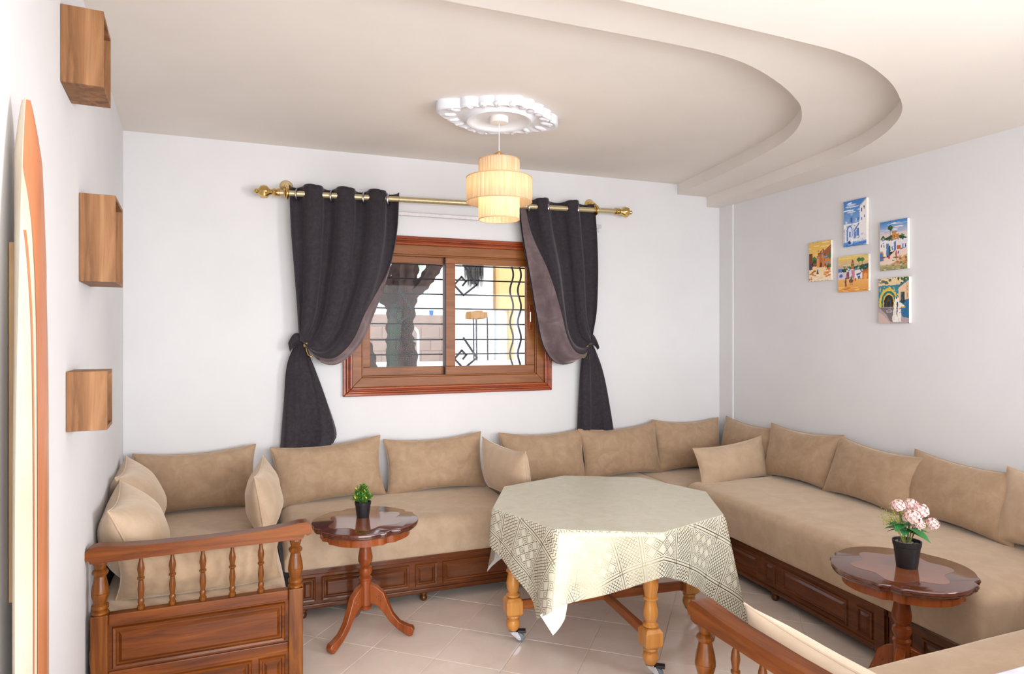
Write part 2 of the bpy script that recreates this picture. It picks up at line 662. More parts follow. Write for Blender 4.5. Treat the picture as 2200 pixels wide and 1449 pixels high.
# ceiling: upper plane and two lowered tiers with curved edges
ce = struct(MB().box(-1.0, 3.7, -2.3, 4.5, 2.69, 2.8).build('ceiling', M_CEIL, smooth=0))
CA = [(3.106, 4.45), (2.99, 3.674), (2.872, 3.127), (2.772, 2.865), (2.64, 2.665), (2.49, 2.51), (2.371, 2.42), (2.179, 2.307), (1.95, 2.204), (1.756, 2.15), (1.5, 2.128), (1.0, 2.124), (0.2, 2.122), (-1.0, 2.122)]
CB = [(3.385, 4.45), (3.276, 3.556), (3.175, 2.891), (3.05, 2.56), (2.905, 2.334), (2.76, 2.18), (2.60, 2.065), (2.40, 1.95), (2.155, 1.85), (1.998, 1.815), (1.85, 1.80), (1.4, 1.782), (0.4, 1.765), (-1.0, 1.765)]
for cv, z0, z1 in ((CA, 2.61, 2.695), (CB, 2.53, 2.615)):
    pl = [(p.x, p.y) for p in catmull([(x, y, 0) for x, y in cv], 8)]
    pl += [(-1.0, -2.3), (3.7, -2.3), (3.7, 4.45)]
    MB().prism(pl, z0, z1).build('soffit_tier', M_CEIL, ce, smooth=30)


# ------------------------------------------------------------------ window
win = struct(bpy.data.objects.new('window_1', None))
COL.objects.link(win)


def frame_ring(mb, x0, x1, z0, z1, w, y0, y1):
    mb.box(x0, x1, y0, y1, z0, z0 + w).box(x0, x1, y0, y1, z1 - w, z1)
    mb.box(x0, x0 + w, y0, y1, z0 + w, z1 - w).box(x1 - w, x1, y0, y1, z0 + w, z1 - w)
    return mb


def mitred(mb, x0, x1, z0, z1, w, y0, y1):
    """one mitred moulding running round the rectangle"""
    o = [(x0, z0), (x1, z0), (x1, z1), (x0, z1)]
    i = [(x0 + w, z0 + w), (x1 - w, z0 + w), (x1 - w, z1 - w), (x0 + w, z1 - w)]
    for k in range(4):
        k2 = (k + 1) % 4
        q = [o[k], o[k2], i[k2], i[k]]
        vs = [(a, y0, c) for a, c in q] + [(a, y1, c) for a, c in q]
        mb.add(vs, [(0, 1, 2, 3), (7, 6, 5, 4), (0, 4, 5, 1), (1, 5, 6, 2), (2, 6, 7, 3), (3, 7, 4, 0)])
    return mb


# carved casing in four stepped mouldings
cas = mitred(MB(), 0.512, 1.997, 1.094, 2.162, 0.020, YW - 0.026, YW)
for k, (ins, w, d) in enumerate(((0.020, 0.013, 0.034), (0.033, 0.010, 0.028), (0.043, 0.016, 0.036))):
    mitred(cas, 0.512 + ins, 1.997 - ins, 1.094 + ins, 2.162 - ins, w, YW - d, YW)
cas.build('casing', M_CASE, win, smooth=0, bevel=0.004, fix=False)
fr = mitred(MB(), 0.571, 1.944, 1.152, 2.104, 0.062, YW - 0.012, YW + 0.09)
mitred(fr, 0.633, 1.882, 1.214, 2.042, 0.010, YW - 0.002, YW + 0.09)
fr.build('window_frame', M_WIN, win, smooth=0, bevel=0.003, fix=False)


def sash(x0, x1, y0, y1, wl, wr):
    z0, z1 = 1.222, 2.034
    m = MB()
    m.box(x0, x1, y0, y1, z0, z0 + 0.058).box(x0, x1, y0, y1, z1 - 0.045, z1)
    m.box(x0, x0 + wl, y0, y1, z0 + 0.058, z1 - 0.045).box(x1 - wr, x1, y0, y1, z0 + 0.058, z1 - 0.045)
    s = m.build('sash', M_WIN, win, smooth=0, bevel=0.003, fix=False)
    ym = (y0 + y1) / 2
    MB().box(x0 + wl, x1 - wr, ym - 0.002, ym + 0.002, z0 + 0.058, z1 - 0.045).build('pane', M_GLASS, s, smooth=0)
    return s


sash(0.643, 1.235, YW + 0.05, YW + 0.085, 0.055, 0.03)
s2 = sash(1.208, 1.872, YW + 0.008, YW + 0.045, 0.068, 0.062)
hm = MB()
for a in range(2):
    pass
hm.box(1.828, 1.853, YW + 0.001, YW + 0.01, 1.535, 1.715)
hm.build('latch', M_CASE, s2, smooth=0, bevel=0.009, seg=3)
MB().box(1.836, 1.845, YW - 0.004, YW + 0.002, 1.59, 1.665).build('latch_grip', M_CHROME, s2, smooth=0, bevel=0.002)
MB().box(1.203, 1.209, YW + 0.012, YW + 0.06, 1.225, 2.03).build('weather_strip', M_IRON, s2, smooth=0)

# wrought iron grille outside the pane
gr = thing('window_grille', 'black wrought iron grille with wavy bars and square spirals outside the window', 'grille', (0, 0, 0))
YG = YW + 0.17
for z in (2.10, 1.995, 1.892, 1.786, 1.684, 1.574, 1.463, 1.359, 1.25):
    MB().tube([(0.575, YG, z), (1.94, YG, z)], 0.0055, 6).build('bar', M_IRON, gr)
for x in (1.752, 1.814):
    pts = [(x + 0.013 * math.sin((z - 1.18) / 0.235 * 2 * PI), YG - 0.012, z) for z in [1.153 + k * 0.0118 for k in range(81)]]
    MB().tube(pts, 0.007, 6).build('wavy_bar', M_IRON, gr)


def spiral(cx, cz):
    P = [(0.01, 0.148), (0.11, 0.005), (0.01, -0.072), (-0.06, 0.0), (-0.005, 0.06), (0.028, 0.027), (0.006, 0.0)]
    for a, c in zip(P, P[1:]):
        pass
    m = MB()
    for (a0, c0), (a1, c1) in zip(P, P[1:]):
        d = Vector((a1 - a0, 0, c1 - c0))
        n = Vector((-d.z, 0, d.x)).normalized() * 0.006
        e = d.normalized() * 0.006
        p0, p1 = Vector((cx + a0, 0, cz + c0)) - e, Vector((cx + a1, 0, cz + c1)) + e
        q = [p0 + n, p1 + n, p1 - n, p0 - n]
        vs = [(p.x, YG - 0.018, p.z) for p in q] + [(p.x, YG - 0.006, p.z) for p in q]
        m.add(vs, [(0, 1, 2, 3), (7, 6, 5, 4), (0, 4, 5, 1), (1, 5, 6, 2), (2, 6, 7, 3), (3, 7, 4, 0)])
    m.build('square_spiral', M_IRON, gr, smooth=0, fix=False)


for c in ((1.37, 1.855), (1.372, 1.325), (0.905, 1.655)):
    spiral(*c)

# ------------------------------------------------------------------ outside the window
struct(MB().box(-8, 14, 4.65, 20, 0.2, 0.3).build('ground_outside', M_OUTG, smooth=0))
lw = MB().box(-1, 9, 8.4, 8.6, 0.3, 1.14).build('garden_wall', M_OUTW, smooth=0, bevel=0.01)
tag(lw, 'low white garden wall along the bottom of the window view', 'wall')
hb = thing('white_house', 'white rendered house wall seen through both window panes', 'house', (0, 12.2, 0.3))
MB().box(-3, 4.3, 0, 0.3, 0, 5.0).build('facade', M_OUTW, hb, smooth=0)
MB().box(2.5, 2.56, -0.06, 0.0, 0.9, 5.0).build('drain_pipe', M_PIPE, hb, smooth=0, bevel=0.01)
MB().box(3.1, 3.8, -0.05, 0.0, 1.9, 1.96).build('string_course', M_OUTW, hb, smooth=0)
ho = thing('ochre_house', 'ochre plastered house at the right edge of the window view', 'house', (4.36, 12.0, 0.3))
MB().box(0, 3.0, 0, 0.4, 1.68, 4.8).build('upper_storey', M_OCHRE, ho, smooth=0)
MB().box(0.02, 3.0, 0.1, 0.4, 0, 1.68).build('ground_storey', M_OUTW, ho, smooth=0)
MB().box(0.2, 0.30, 0.0, 0.1, 0, 1.68).build('porch_post', M_OCHRE, ho, smooth=0)
# block wall: its courses as single blocks
bw = thing('block_wall', 'unfinished grey-brown concrete block wall behind the cactus trunk', 'wall', (1.45, 10.0, 0.3))
MB().box(0, 1.42, 0.012, 0.16, 0, 1.50).build('mortar', M_BLOCK, bw, smooth=0)
blk = None
for r_ in range(8):
    for c_ in range(-1, 5):
        x0 = c_ * 0.30 + (0.15 if r_ % 2 else 0)
        x1 = x0 + 0.285
        x0, x1 = max(0, x0), min(1.42, x1)
        if x1 - x0 < 0.05 or (r_ == 7 and x0 > 0.5):
            continue
        if x1 - x0 > 0.28 and blk is not None:
            share(blk, bw, (x0, 0, r_ * 0.19))
        else:
            o = MB().box(0, x1 - x0, 0, 0.15, 0.0, 0.176).build('block', M_BLOCK, bw, smooth=0, bevel=0.006, seg=1)
            o.location = (x0, 0, r_ * 0.19)
            if x1 - x0 > 0.28:
                blk = o


def cactus_limb(mb, pts, rads, ribs=5, step=0.05, tw=0.0):
    dense = catmull(pts, 14)
    n = len(dense)
    seg = ribs * 4
    vs, fs = [], []
    for i, p in enumerate(dense):
        t = (dense[min(i + 1, n - 1)] - dense[max(i - 1, 0)]).normalized()
        s = t.cross(Vector((0, 1, 0)))
        s.normalize()
        u = s.cross(t)
        k = i / (n - 1) * (len(rads) - 1)
        i0 = min(int(k), len(rads) - 2)
        r = rads[i0] + (rads[i0 + 1] - rads[i0]) * (k - i0)
        for j in range(seg):
            a = 2 * PI * j / seg + tw
            lobe = [1.0, 0.62, 0.45, 0.62][j % 4]
            wav = 1.0 + (0.09 * math.sin(i * 1.3 + j) if j % 4 == 0 else 0)
            vs.append(p + (s * math.cos(a) + u * math.sin(a)) * r * lobe * wav)
    for i in range(n - 1):
        for j in range(seg):
            j2 = (j + 1) % seg
            fs.append((i * seg + j, i * seg + j2, (i + 1) * seg + j2, (i + 1) * seg + j))
    fs.append(tuple((n - 1) * seg + k for k in range(seg)))
    mb.add(vs, fs)


ct = thing('candelabra_cactus', 'tall dark ribbed tree cactus with raised arms behind the left window pane', 'cactus', (1.36, 6.6, 0.3))
m = MB()
cactus_limb(m, [(0.02, 0, 0), (0.0, 0, 0.9), (-0.03, 0, 1.2), (0.0, 0, 1.6), (0.02, 0, 1.9), (0.03, 0, 2.6)], [0.16, 0.155, 0.135, 0.145, 0.14, 0.12], 6)
m.build('trunk', M_CACT, ct, smooth=60)
m = MB()
cactus_limb(m, [(0.06, -0.02, 1.58), (0.19, -0.03, 1.70), (0.34, -0.03, 1.93), (0.47, -0.02, 2.16), (0.55, 0, 2.6)], [0.06, 0.075, 0.085, 0.085, 0.08], 4, tw=0.6)
m.build('arm', M_CACT, ct, smooth=60)
m = MB()
cactus_limb(m, [(-0.04, -0.02, 1.45), (-0.17, -0.03, 1.62), (-0.26, -0.03, 1.9), (-0.30, 0, 2.5)], [0.08, 0.11, 0.12, 0.1], 4)
m.build('arm', M_CACT, ct, smooth=60)
m = MB()
cactus_limb(m, [(-0.11, -0.12, 0.3), (-0.13, -0.12, 0.95), (-0.10, -0.1, 1.3), (-0.09, -0.06, 1.5)], [0.07, 0.06, 0.07, 0.05], 4, tw=0.5)
m.build('arm', M_CACTG, ct, smooth=60)
m = MB()
cactus_limb(m, [(-0.36, -0.05, 0), (-0.34, -0.05, 0.5), (-0.37, -0.05, 0.9), (-0.44, -0.05, 1.2), (-0.47, -0.05, 1.42)], [0.13, 0.13, 0.115, 0.1, 0.05], 5)
m.build('side_stem', M_CACT, ct, smooth=60)
# skirt of dead fronds of a palm
ps = thing('palm_tree', 'grey skirt of dead palm fronds hanging behind the right window pane', 'palm', (2.98, 9.3, 0.3))
m = MB()
rnd = random.Random(3)
for k in range(110):
    a = rnd.uniform(0, 2 * PI)
    rr = rnd.uniform(0.05, 0.16)
    x, y = rr * math.cos(a), rr * math.sin(a)
    zb = rnd.uniform(1.82, 2.0)
    m.add([(x * 1.1 - 0.012, y, 2.9), (x * 1.1 + 0.012, y, 2.9), (x * 0.9 + 0.008, y, 2.3), (x * 0.8 + rnd.uniform(-.02, .02), y, zb), (x * 0.9 - 0.012, y, 2.3)], [(0, 1, 2, 3, 4)])
    m.add([(x * 1.1, y - 0.01, 2.9), (x * 1.1, y + 0.01, 2.9), (x * 0.9, y + 0.01, 2.3), (x * 0.8, y, zb)], [(0, 1, 2, 3)])
m.build('dead_fronds', M_PALM, ps, smooth=0, fix=False)
MB().lathe([(0.06, 1.95), (0.08, 2.3), (0.1, 3.2)], seg=10).build('crown_base', M_PALM, ps)
m = MB()
for k in range(14):
    a = k * 0.45
    m.add([(0.06 * math.cos(a), 0.06 * math.sin(a), 3.0), (0.9 * math.cos(a), 0.9 * math.sin(a), 3.35), (1.5 * math.cos(a + .06), 1.5 * math.sin(a + .06), 3.0), (0.9 * math.cos(a + .16), 0.9 * math.sin(a + .16), 3.3)], [(0, 1, 2, 3)])
m.build('fronds', M_LEAF2, ps, smooth=0, fix=False)
fb = thing('palm_frond', 'light green hanging frond tip between the cactus arms', 'palm', (1.74, 7.6, 1.8))
m = MB()
for k in range(16):
    x = -0.05 + 0.007 * k
    zb = 0.28 + rnd.uniform(0, 0.1)
    m.add([(x - 0.004, rnd.uniform(-.02, .02), 0.9), (x + 0.008, 0, 0.9), (x + 0.004, 0, zb)], [(0, 1, 2)])
m.build('leaflets', M_LEAF2, fb, smooth=0, fix=False)
MB().tube([(0, 0, 0.5), (0.0, 0.01, 0.9)], 0.012, 6).build('midrib', M_LEAF2, fb)
sh = thing('garden_stand', 'thin legged garden stand with a rough straw top beyond the right pane', 'stand', (3.08, 9.5, 0.3))
m = MB()
for k in range(26):
    x = rnd.uniform(-0.15, 0.12)
    m.box(x, x + 0.05, -0.12 + rnd.uniform(0, .06), 0.12, 1.43 + rnd.uniform(0, .03), 1.50 + rnd.uniform(0, .06))
m.build('straw_top', M_STRAW, sh, smooth=0, fix=False)
for (x, y) in ((-0.06, -0.1), (0.16, -0.1), (0.05, 0.1)):
    MB().tube([(x, y, 0), (x - 0.02, y, 1.45)], 0.011, 6).build('leg', M_IRON, sh)
bu = thing('bucket', 'small blue bucket on top of the block wall', 'bucket', (2.52, 10.05, 1.80))
MB().lathe([(0.028, 0), (0.036, 0.075), (0.032, 0.075), (0.026, 0.006)], seg=14, cap=True).build('pail', M_BLUE, bu)
MB().tube([(0.036 * math.cos(a), 0, 0.075 - 0.03 * math.sin(a)) for a in [PI * k / 8 for k in range(9)]], 0.002, 5).build('bail', M_IRON, bu)
MB().tube([(2.07, 9.0, 0.3), (2.07, 9.0, 1.5), (2.06, 9.02, 1.56), (2.03, 9.05, 1.59), (1.95, 9.08, 1.6)], 0.018, 8).build('garden_pipe', M_PIPE)
tag(bpy.data.objects['garden_pipe'], 'bent white pipe standing right of the cactus trunk', 'pipe')


# ------------------------------------------------------------------ curtain rods
rod = thing('curtain_rod', 'long brushed gold curtain rod with urn finials above the window', 'curtain rod', (0, 0, 0))
RY = 4.295


def rz_(x):
    return 2.372 + (x - 0.1) * 0.0185


MB().tube([(0.10, RY, rz_(0.10)), (2.50, RY, rz_(2.5))], 0.0185, 16).build('pole', M_ROD, rod)
FIN = [(r * 1.35, h * 1.2) for r, h in [(0.012, 0), (0.020, 0.004), (0.020, 0.014), (0.013, 0.02), (0.020, 0.026), (0.017, 0.036), (0.011, 0.042), (0.014, 0.05), (0.026, 0.062), (0.029, 0.078), (0.025, 0.094), (0.015, 0.103), (0.009, 0.108), (0.012, 0.115), (0.009, 0.122), (0.001, 0.126)]]


def finial(x, sgn):
    m = MB()
    seg = 24
    vs, fs = [], []
    for k, (r, h) in enumerate(FIN):
        for i in range(seg):
            a = 2 * PI * i / seg
            rr = r * (1 + (0.07 * math.cos(a * 8) if 7 < k < 11 else 0))
            vs.append((x + sgn * h, RY + rr * math.cos(a), rz_(x) + rr * math.sin(a)))
    for k in range(len(FIN) - 1):
        for i in range(seg):
            j = (i + 1) % seg
            fs.append((k * seg + i, k * seg + j, (k + 1) * seg + j, (k + 1) * seg + i))
    m.add(vs, fs)
    m.build('finial', M_BRASS, rod, smooth=50)


finial(0.125, -1)
finial(2.47, 1)
for x in (0.165, 2.315):
    z = rz_(x)
    m = MB()
    m.lathe([(0.040, 0), (0.040, -0.008), (0.026, -0.028), (0.016, -0.045), (0.014, -0.052)], (x, YW, z + 0.06), 20, 'y')
    m.tube([(x, YW - 0.05, z + 0.06), (x, YW - 0.075, z + 0.05), (x, RY, z + 0.03)], 0.013, 10)
    m.tube([(x + 0.0, RY + 0.032 * math.cos(a), z + 0.032 * math.sin(a)) for a in [2 * PI * k / 20 for k in range(20)]], 0.008, 8, closed=True)
    m.lathe([(0.022, -0.02), (0.028, -0.012), (0.024, -0.006), (0.028, 0.0), (0.022, 0.012)], (x, RY, z), 20, 'x')
    m.build('bracket', M_BRASS, rod, smooth=50)
rail = thing('curtain_track', 'thin white metal track on the wall under the gold curtain rod', 'curtain rail', (0, 0, 0))
MB().box(0.30, 2.395, YW - 0.045, YW - 0.028, 2.295, 2.318).build('track', M_ALU, rail, smooth=0, bevel=0.002)
for x in (0.36, 1.3, 2.36):
    MB().box(x, x + 0.02, YW - 0.03, YW, 2.298, 2.314).build('bracket', M_ALU, rail, smooth=0)
MB().tube([(2.378, YW - 0.037, 2.297), (2.378, YW - 0.037, 2.276), (2.386, YW - 0.037, 2.268)], 0.004, 6).build('end_runner', M_ALU, rail)


# ------------------------------------------------------------------ curtains
def curtain(name, label, edge0, edge1, tail, hook, nf, top, sgn, grom):
    """edge0: fold line of the wall-side edge, edge1: the window-side edge, both falling from the rod to the hook"""
    th = thing(name, label, 'curtain', (0, 0, 0), 0, 'curtains either side of the window')
    E0 = catmull([(x, 0, z) for x, z in edge0], 8)
    E1 = catmull([(x, 0, z) for x, z in edge1], 8)
    NU, NV = 121, 61
    t0, t1 = top
    seed = 3.1 if sgn > 0 else 9.7

    def fn(u, v):
        a, b = curve_at(E0, v), curve_at(E1, v)
        w = u
        # gather: the cloth swings to the hook, inner lines sag less
        p = a.lerp(b, w)
        sag = 0.05 * math.sin(PI * v) * math.sin(PI * u)
        ph = 2 * PI * nf * u
        drop = 1 - sstep(0.72, 1.0, v)
        amp = (0.040 * (1 - 0.35 * v)) * (0.3 + 0.7 * drop)
        f = math.sin(ph)
        f = math.copysign(abs(f) ** 0.6, f)
        g = sstep(0.02, 0.40, v) * (1 - 0.55 * sstep(0.8, 1.0, v))
        flat = 1 - 0.75 * sstep(0.72, 0.85, u) * sstep(0.1, 0.4, v)
        y = RY + amp * f * flat - 0.012 * v
        # rolled leading edge: a crest towards the room, then the cloth turns back to the window
        y += g * (-0.085 * sstep(0.35, 0.80, u) + 0.095 * sstep(0.80, 1.0, u))
        y += 0.016 * noise.noise(Vector((u * 11 + seed, v * 1.4, 0.3))) * (0.3 + v)
        y -= 0.02 * v * u
        x = p.x + 0.006 * math.cos(ph) * drop
        z = p.z - sag * 0.6
        if v < 0.12:
            z += (0.012 * abs(math.sin(ph / 2 + 0.6)) - 0.012 * f) * (1 - v / 0.12)
        return (x, min(y, YW - 0.03), z)
    m = MB().grid(fn, NU, NV)
    body = m.build('drape', M_CURT, th, smooth=80, fix=False)
    md = body.modifiers.new('thickness', 'SOLIDIFY')
    md.thickness = 0.004
    # leading edge turned back, in a paler mauve
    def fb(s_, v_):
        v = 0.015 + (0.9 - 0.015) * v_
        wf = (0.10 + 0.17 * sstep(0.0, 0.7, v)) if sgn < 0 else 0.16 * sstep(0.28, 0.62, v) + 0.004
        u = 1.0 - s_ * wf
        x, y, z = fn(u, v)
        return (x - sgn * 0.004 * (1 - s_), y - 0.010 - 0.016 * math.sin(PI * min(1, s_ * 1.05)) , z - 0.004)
    MB().grid(fb, 12, 48).build('turned_edge', M_CURTEDGE, th, smooth=80, fix=False)
    # tail below the hook
    L = catmull([(x, 0, z) for x, z in tail[0]], 8)
    Rr = catmull([(x, 0, z) for x, z in tail[1]], 8)

    def ft(u, v):
        ang = 2 * PI * u
        k = 0.5 - 0.5 * math.cos(ang)
        a, b = curve_at(L, v), curve_at(Rr, v)
        p = a.lerp(b, k)
        dep = (0.026 + 0.014 * v)
        fold = math.copysign(abs(math.sin(ang * 4.0 + 1.6 * v + seed)) ** 0.6, math.sin(ang * 4.0 + 1.6 * v + seed)) * 0.020 * (0.35 + 0.8 * v) + math.sin(ang * 9 + 1.0 * seed) * 0.004 * (0.5 + v)
        y = (YW - 0.065) - math.sin(ang) * dep - fold
        return (p.x + 0.004 * math.sin(ang * 7 + v * 3), min(y, YW - 0.012), p.z)
    m = MB().grid(ft, 96, 34, closed_u=True)
    t_ = m.build('tail', M_CURT, th, smooth=80, fix=False)
    # knot of cloth passing over the hook
    kx, kz = hook

    def fk(u, v):
        a = 2 * PI * u
        s = v - 0.5
        rr = (0.042 - 0.05 * s * s) * (1 + 0.12 * math.sin(a * 4 + v * 5))
        cx = kx - sgn * 0.022 + sgn * s * 0.10
        cz = kz + 0.028 - 1.6 * s * s * 0.14 - s * 0.015
        return (cx + 0.35 * rr * math.sin(a) * s, YW - 0.078 + 0.9 * rr * math.cos(a) * 0.9, cz + rr * 0.9 * math.sin(a))
    MB().grid(fk, 32, 15, closed_u=True).build('gather', M_CURT, th, smooth=80, fix=False)
    # eyelet rings around the rod
    for x in grom:
        z = rz_(x)
        pts = [(x + 0.014 * math.cos(a), RY + 0.030 * math.cos(a), z - 0.006 + 0.033 * math.sin(a)) for a in [2 * PI * k / 20 for k in range(20)]]
        MB().tube(pts, 0.006, 6, closed=True).build('eyelet', M_CHROME, th)
    return th


curtain('curtain', 'charcoal velvet eyelet curtain tied back left of the window',
        [(0.172, 2.418), (0.182, 2.15), (0.198, 1.93), (0.222, 1.62), (0.235, 1.50), (0.245, 1.462)],
        [(0.868, 2.42), (0.85, 2.15), (0.79, 1.87), (0.70, 1.62), (0.61, 1.43), (0.48, 1.318), (0.36, 1.335), (0.27, 1.44)],
        ([(0.225, 1.46), (0.165, 1.30), (0.143, 1.05), (0.128, 0.79)], [(0.265, 1.44), (0.33, 1.29), (0.415, 1.06), (0.468, 0.87), (0.445, 0.80)]),
        (0.25, 1.44), 3.5, (2.41, 2.42), 1, (0.228, 0.317, 0.435, 0.515, 0.637, 0.793))
curtain('curtain', 'charcoal velvet eyelet curtain tied back right of the window',
        [(2.30, 2.455), (2.315, 2.2), (2.318, 1.95), (2.305, 1.68), (2.28, 1.52), (2.265, 1.45)],
        [(1.705, 2.452), (1.735, 2.2), (1.79, 1.92), (1.845, 1.62), (1.895, 1.42), (1.99, 1.30), (2.10, 1.295), (2.19, 1.35), (2.25, 1.43)],
        ([(2.25, 1.45), (2.215, 1.30), (2.20, 1.1), (2.192, 0.78)], [(2.285, 1.455), (2.335, 1.36), (2.40, 1.18), (2.485, 0.78)]),
        (2.27, 1.435), 2.5, (2.44, 2.45), -1, (1.785, 1.932, 2.169))
for x, z, lab, s in ((0.278, 1.405, 'gold wall hook holding the left curtain', 1), (2.235, 1.375, 'gold wall hook holding the right curtain', -1)):
    hk = thing('curtain_hook', lab, 'hook', (x, YW, z), 0, 'gold curtain hooks')
    MB().lathe([(0.022, 0), (0.022, -0.006), (0.013, -0.016), (0.008, -0.05), (0.008, -0.115)], (0, 0, 0.03), 16, 'y').build('rosette', M_BRASS, hk)
    MB().ball((0, -0.125, 0.03), 0.021, 0.021, 0.021).build('knob', M_BRASS, hk)
    MB().tube([(0, -0.11, 0.02), (s * 0.004, -0.112, -0.005), (s * 0.012, -0.115, -0.03), (s * 0.028, -0.118, -0.045), (s * 0.042, -0.118, -0.032), (s * 0.04, -0.118, -0.014)], [0.007, 0.007, 0.006, 0.005, 0.004, 0.004], 8).build('hook_arm', M_BRASS, hk)


# ------------------------------------------------------------------ ceiling rose and lamp
LX, LY = 1.197, 3.30
ro = thing('ceiling_rose', 'white moulded plaster ceiling rose with scalloped pointed outline', 'ceiling rose', (LX, LY, 2.69), R(4))


def rose_r(a):
    c, s = abs(math.cos(a)), abs(math.sin(a))
    r = 1.0 / ((c / 0.345) ** 1.25 + (s / 0.245) ** 1.25) ** (1 / 1.25)
    r = max(r, 0.225)
    return r * (1 + 0.075 * abs(math.sin(a * 9)) ** 0.7 + 0.015 * math.sin(a * 14))


def rose_fn(u, v):
    a = 2 * PI * u
    R0 = rose_r(a)
    prof = [(0.05, -0.032), (0.125, -0.034), (0.145, -0.044), (0.160, -0.058), (0.172, -0.060), (0.182, -0.044), (0.195, -0.036), (0.62, -0.034), (0.86, -0.046), (0.96, -0.050), (1.0, -0.044), (1.0, 0.0)]
    k = v * (len(prof) - 1)
    i = min(int(k), len(prof) - 2)
    f = k - i

    def rad(j):
        r = prof[j][0]
        return r if j < 7 else 0.195 + (R0 - 0.195) * max(0, (r - 0.5)) / 0.5
    r = rad(i) + (rad(i + 1) - rad(i)) * f
    z = prof[i][1] + (prof[i + 1][1] - prof[i][1]) * f
    return (r * math.cos(a), r * math.sin(a), z)


MB().grid(rose_fn, 180, 34, closed_u=True).build('medallion', M_PLASTER, ro, smooth=50, fix=False)
MB().lathe([(0.0005, -0.026), (0.06, -0.028), (0.06, 0)], seg=24, cap=False).build('hub', M_PLASTER, ro)
for k in range(20):
    a = 2 * PI * (k + 0.5) / 20
    R0 = rose_r(a)
    if R0 < 0.235:
        r = 0.212
    else:
        r = 0.205 + (R0 - 0.205) * 0.55
    m = MB().ball((0, 0, 0), 0.030 + 0.2 * max(0, R0 - 0.26), 0.018, 0.013, 10, 6)
    m.ball((0.014, 0.012, -0.005), 0.012, 0.012, 0.010, 8, 5)
    o = m.build('leaf_scroll', M_PLASTER, ro)
    o.location = (r * math.cos(a), r * math.sin(a), -0.040)
    o.rotation_euler = (0, 0, a)

lp = thing('pendant_lamp', 'three tiered raffia drum pendant lamp glowing warm under the ceiling rose', 'lamp', (LX, LY, 2.66))
MB().lathe([(0.02, -0.036), (0.046, -0.034), (0.05, -0.028), (0.05, 0.0)], seg=24).build('canopy', M_CORD, lp)
MB().tube([(0, 0, -0.03), (0, 0, -0.30)], 0.0022, 6).build('cord', M_CORD, lp)
MB().tube([(-0.08, 0, -0.236), (-0.05, 0, -0.216), (0, 0, -0.186), (0.05, 0, -0.216), (0.08, 0, -0.236)], 0.005, 6).build('hanger', M_STRAW, lp)


def shade(r0, z0, z1, seedv):
    rn = random.Random(seedv)
    jit = [rn.uniform(-0.0012, 0.0012) for _ in range(160)]

    def fn(u, v):
        a = 2 * PI * u
        i = int(round(u * 160)) % 160
        r = r0 + jit[i] + 0.0015 * math.sin(a * 40)
        return (r * math.cos(a), r * math.sin(a), z0 + (z1 - z0) * v)
    m = MB().grid(fn, 160, 6, closed_u=True)
    o = m.build('shade', M_SHADE, lp, smooth=70, fix=False)
    me = o.data
    uvl = me.uv_layers.new(name='uv')
    for l in me.loops:
        co = me.vertices[l.vertex_index].co
        uvl.data[l.index].uv = (math.atan2(co.y, co.x) / (2 * PI) + 0.5, co.z * 4)
    for z in (z0, z1):
        pts = [(r0 * math.cos(a), r0 * math.sin(a), z) for a in [2 * PI * k / 48 for k in range(48)]]
        MB().tube(pts, 0.003, 5, closed=True).build('hoop', M_SHADE, o)


shade(0.108, -0.325, -0.232, 1)
shade(0.174, -0.455, -0.328, 2)
shade(0.108, -0.548, -0.42, 3)
MB().tube([(-0.1, 0, -0.325), (0.1, 0, -0.325)], 0.002, 5).tube([(0, -0.17, -0.33), (0, 0.17, -0.33)], 0.002, 5).tube([(-0.17, 0, -0.33), (0.17, 0, -0.33)], 0.002, 5).build('spider_wire', M_CORD, lp)
MB().lathe([(0.016, -0.30), (0.018, -0.36), (0.014, -0.365)], seg=14).build('lamp_holder', M_CORD, lp)
MB().lathe([(0.012, -0.365), (0.02, -0.38), (0.03, -0.41), (0.03, -0.43), (0.02, -0.452), (0.002, -0.46)], seg=16).build('bulb', M_BULB, lp)
bl = bpy.data.lights.new('bulb_light', 'POINT')
bl.energy = 2.0
bl.color = (1.0, 0.82, 0.60)
bl.shadow_soft_size = 0.03
blo = bpy.data.objects.new('bulb_light', bl)
COL.objects.link(blo)
blo.location = (LX, LY, 2.66 - 0.435)


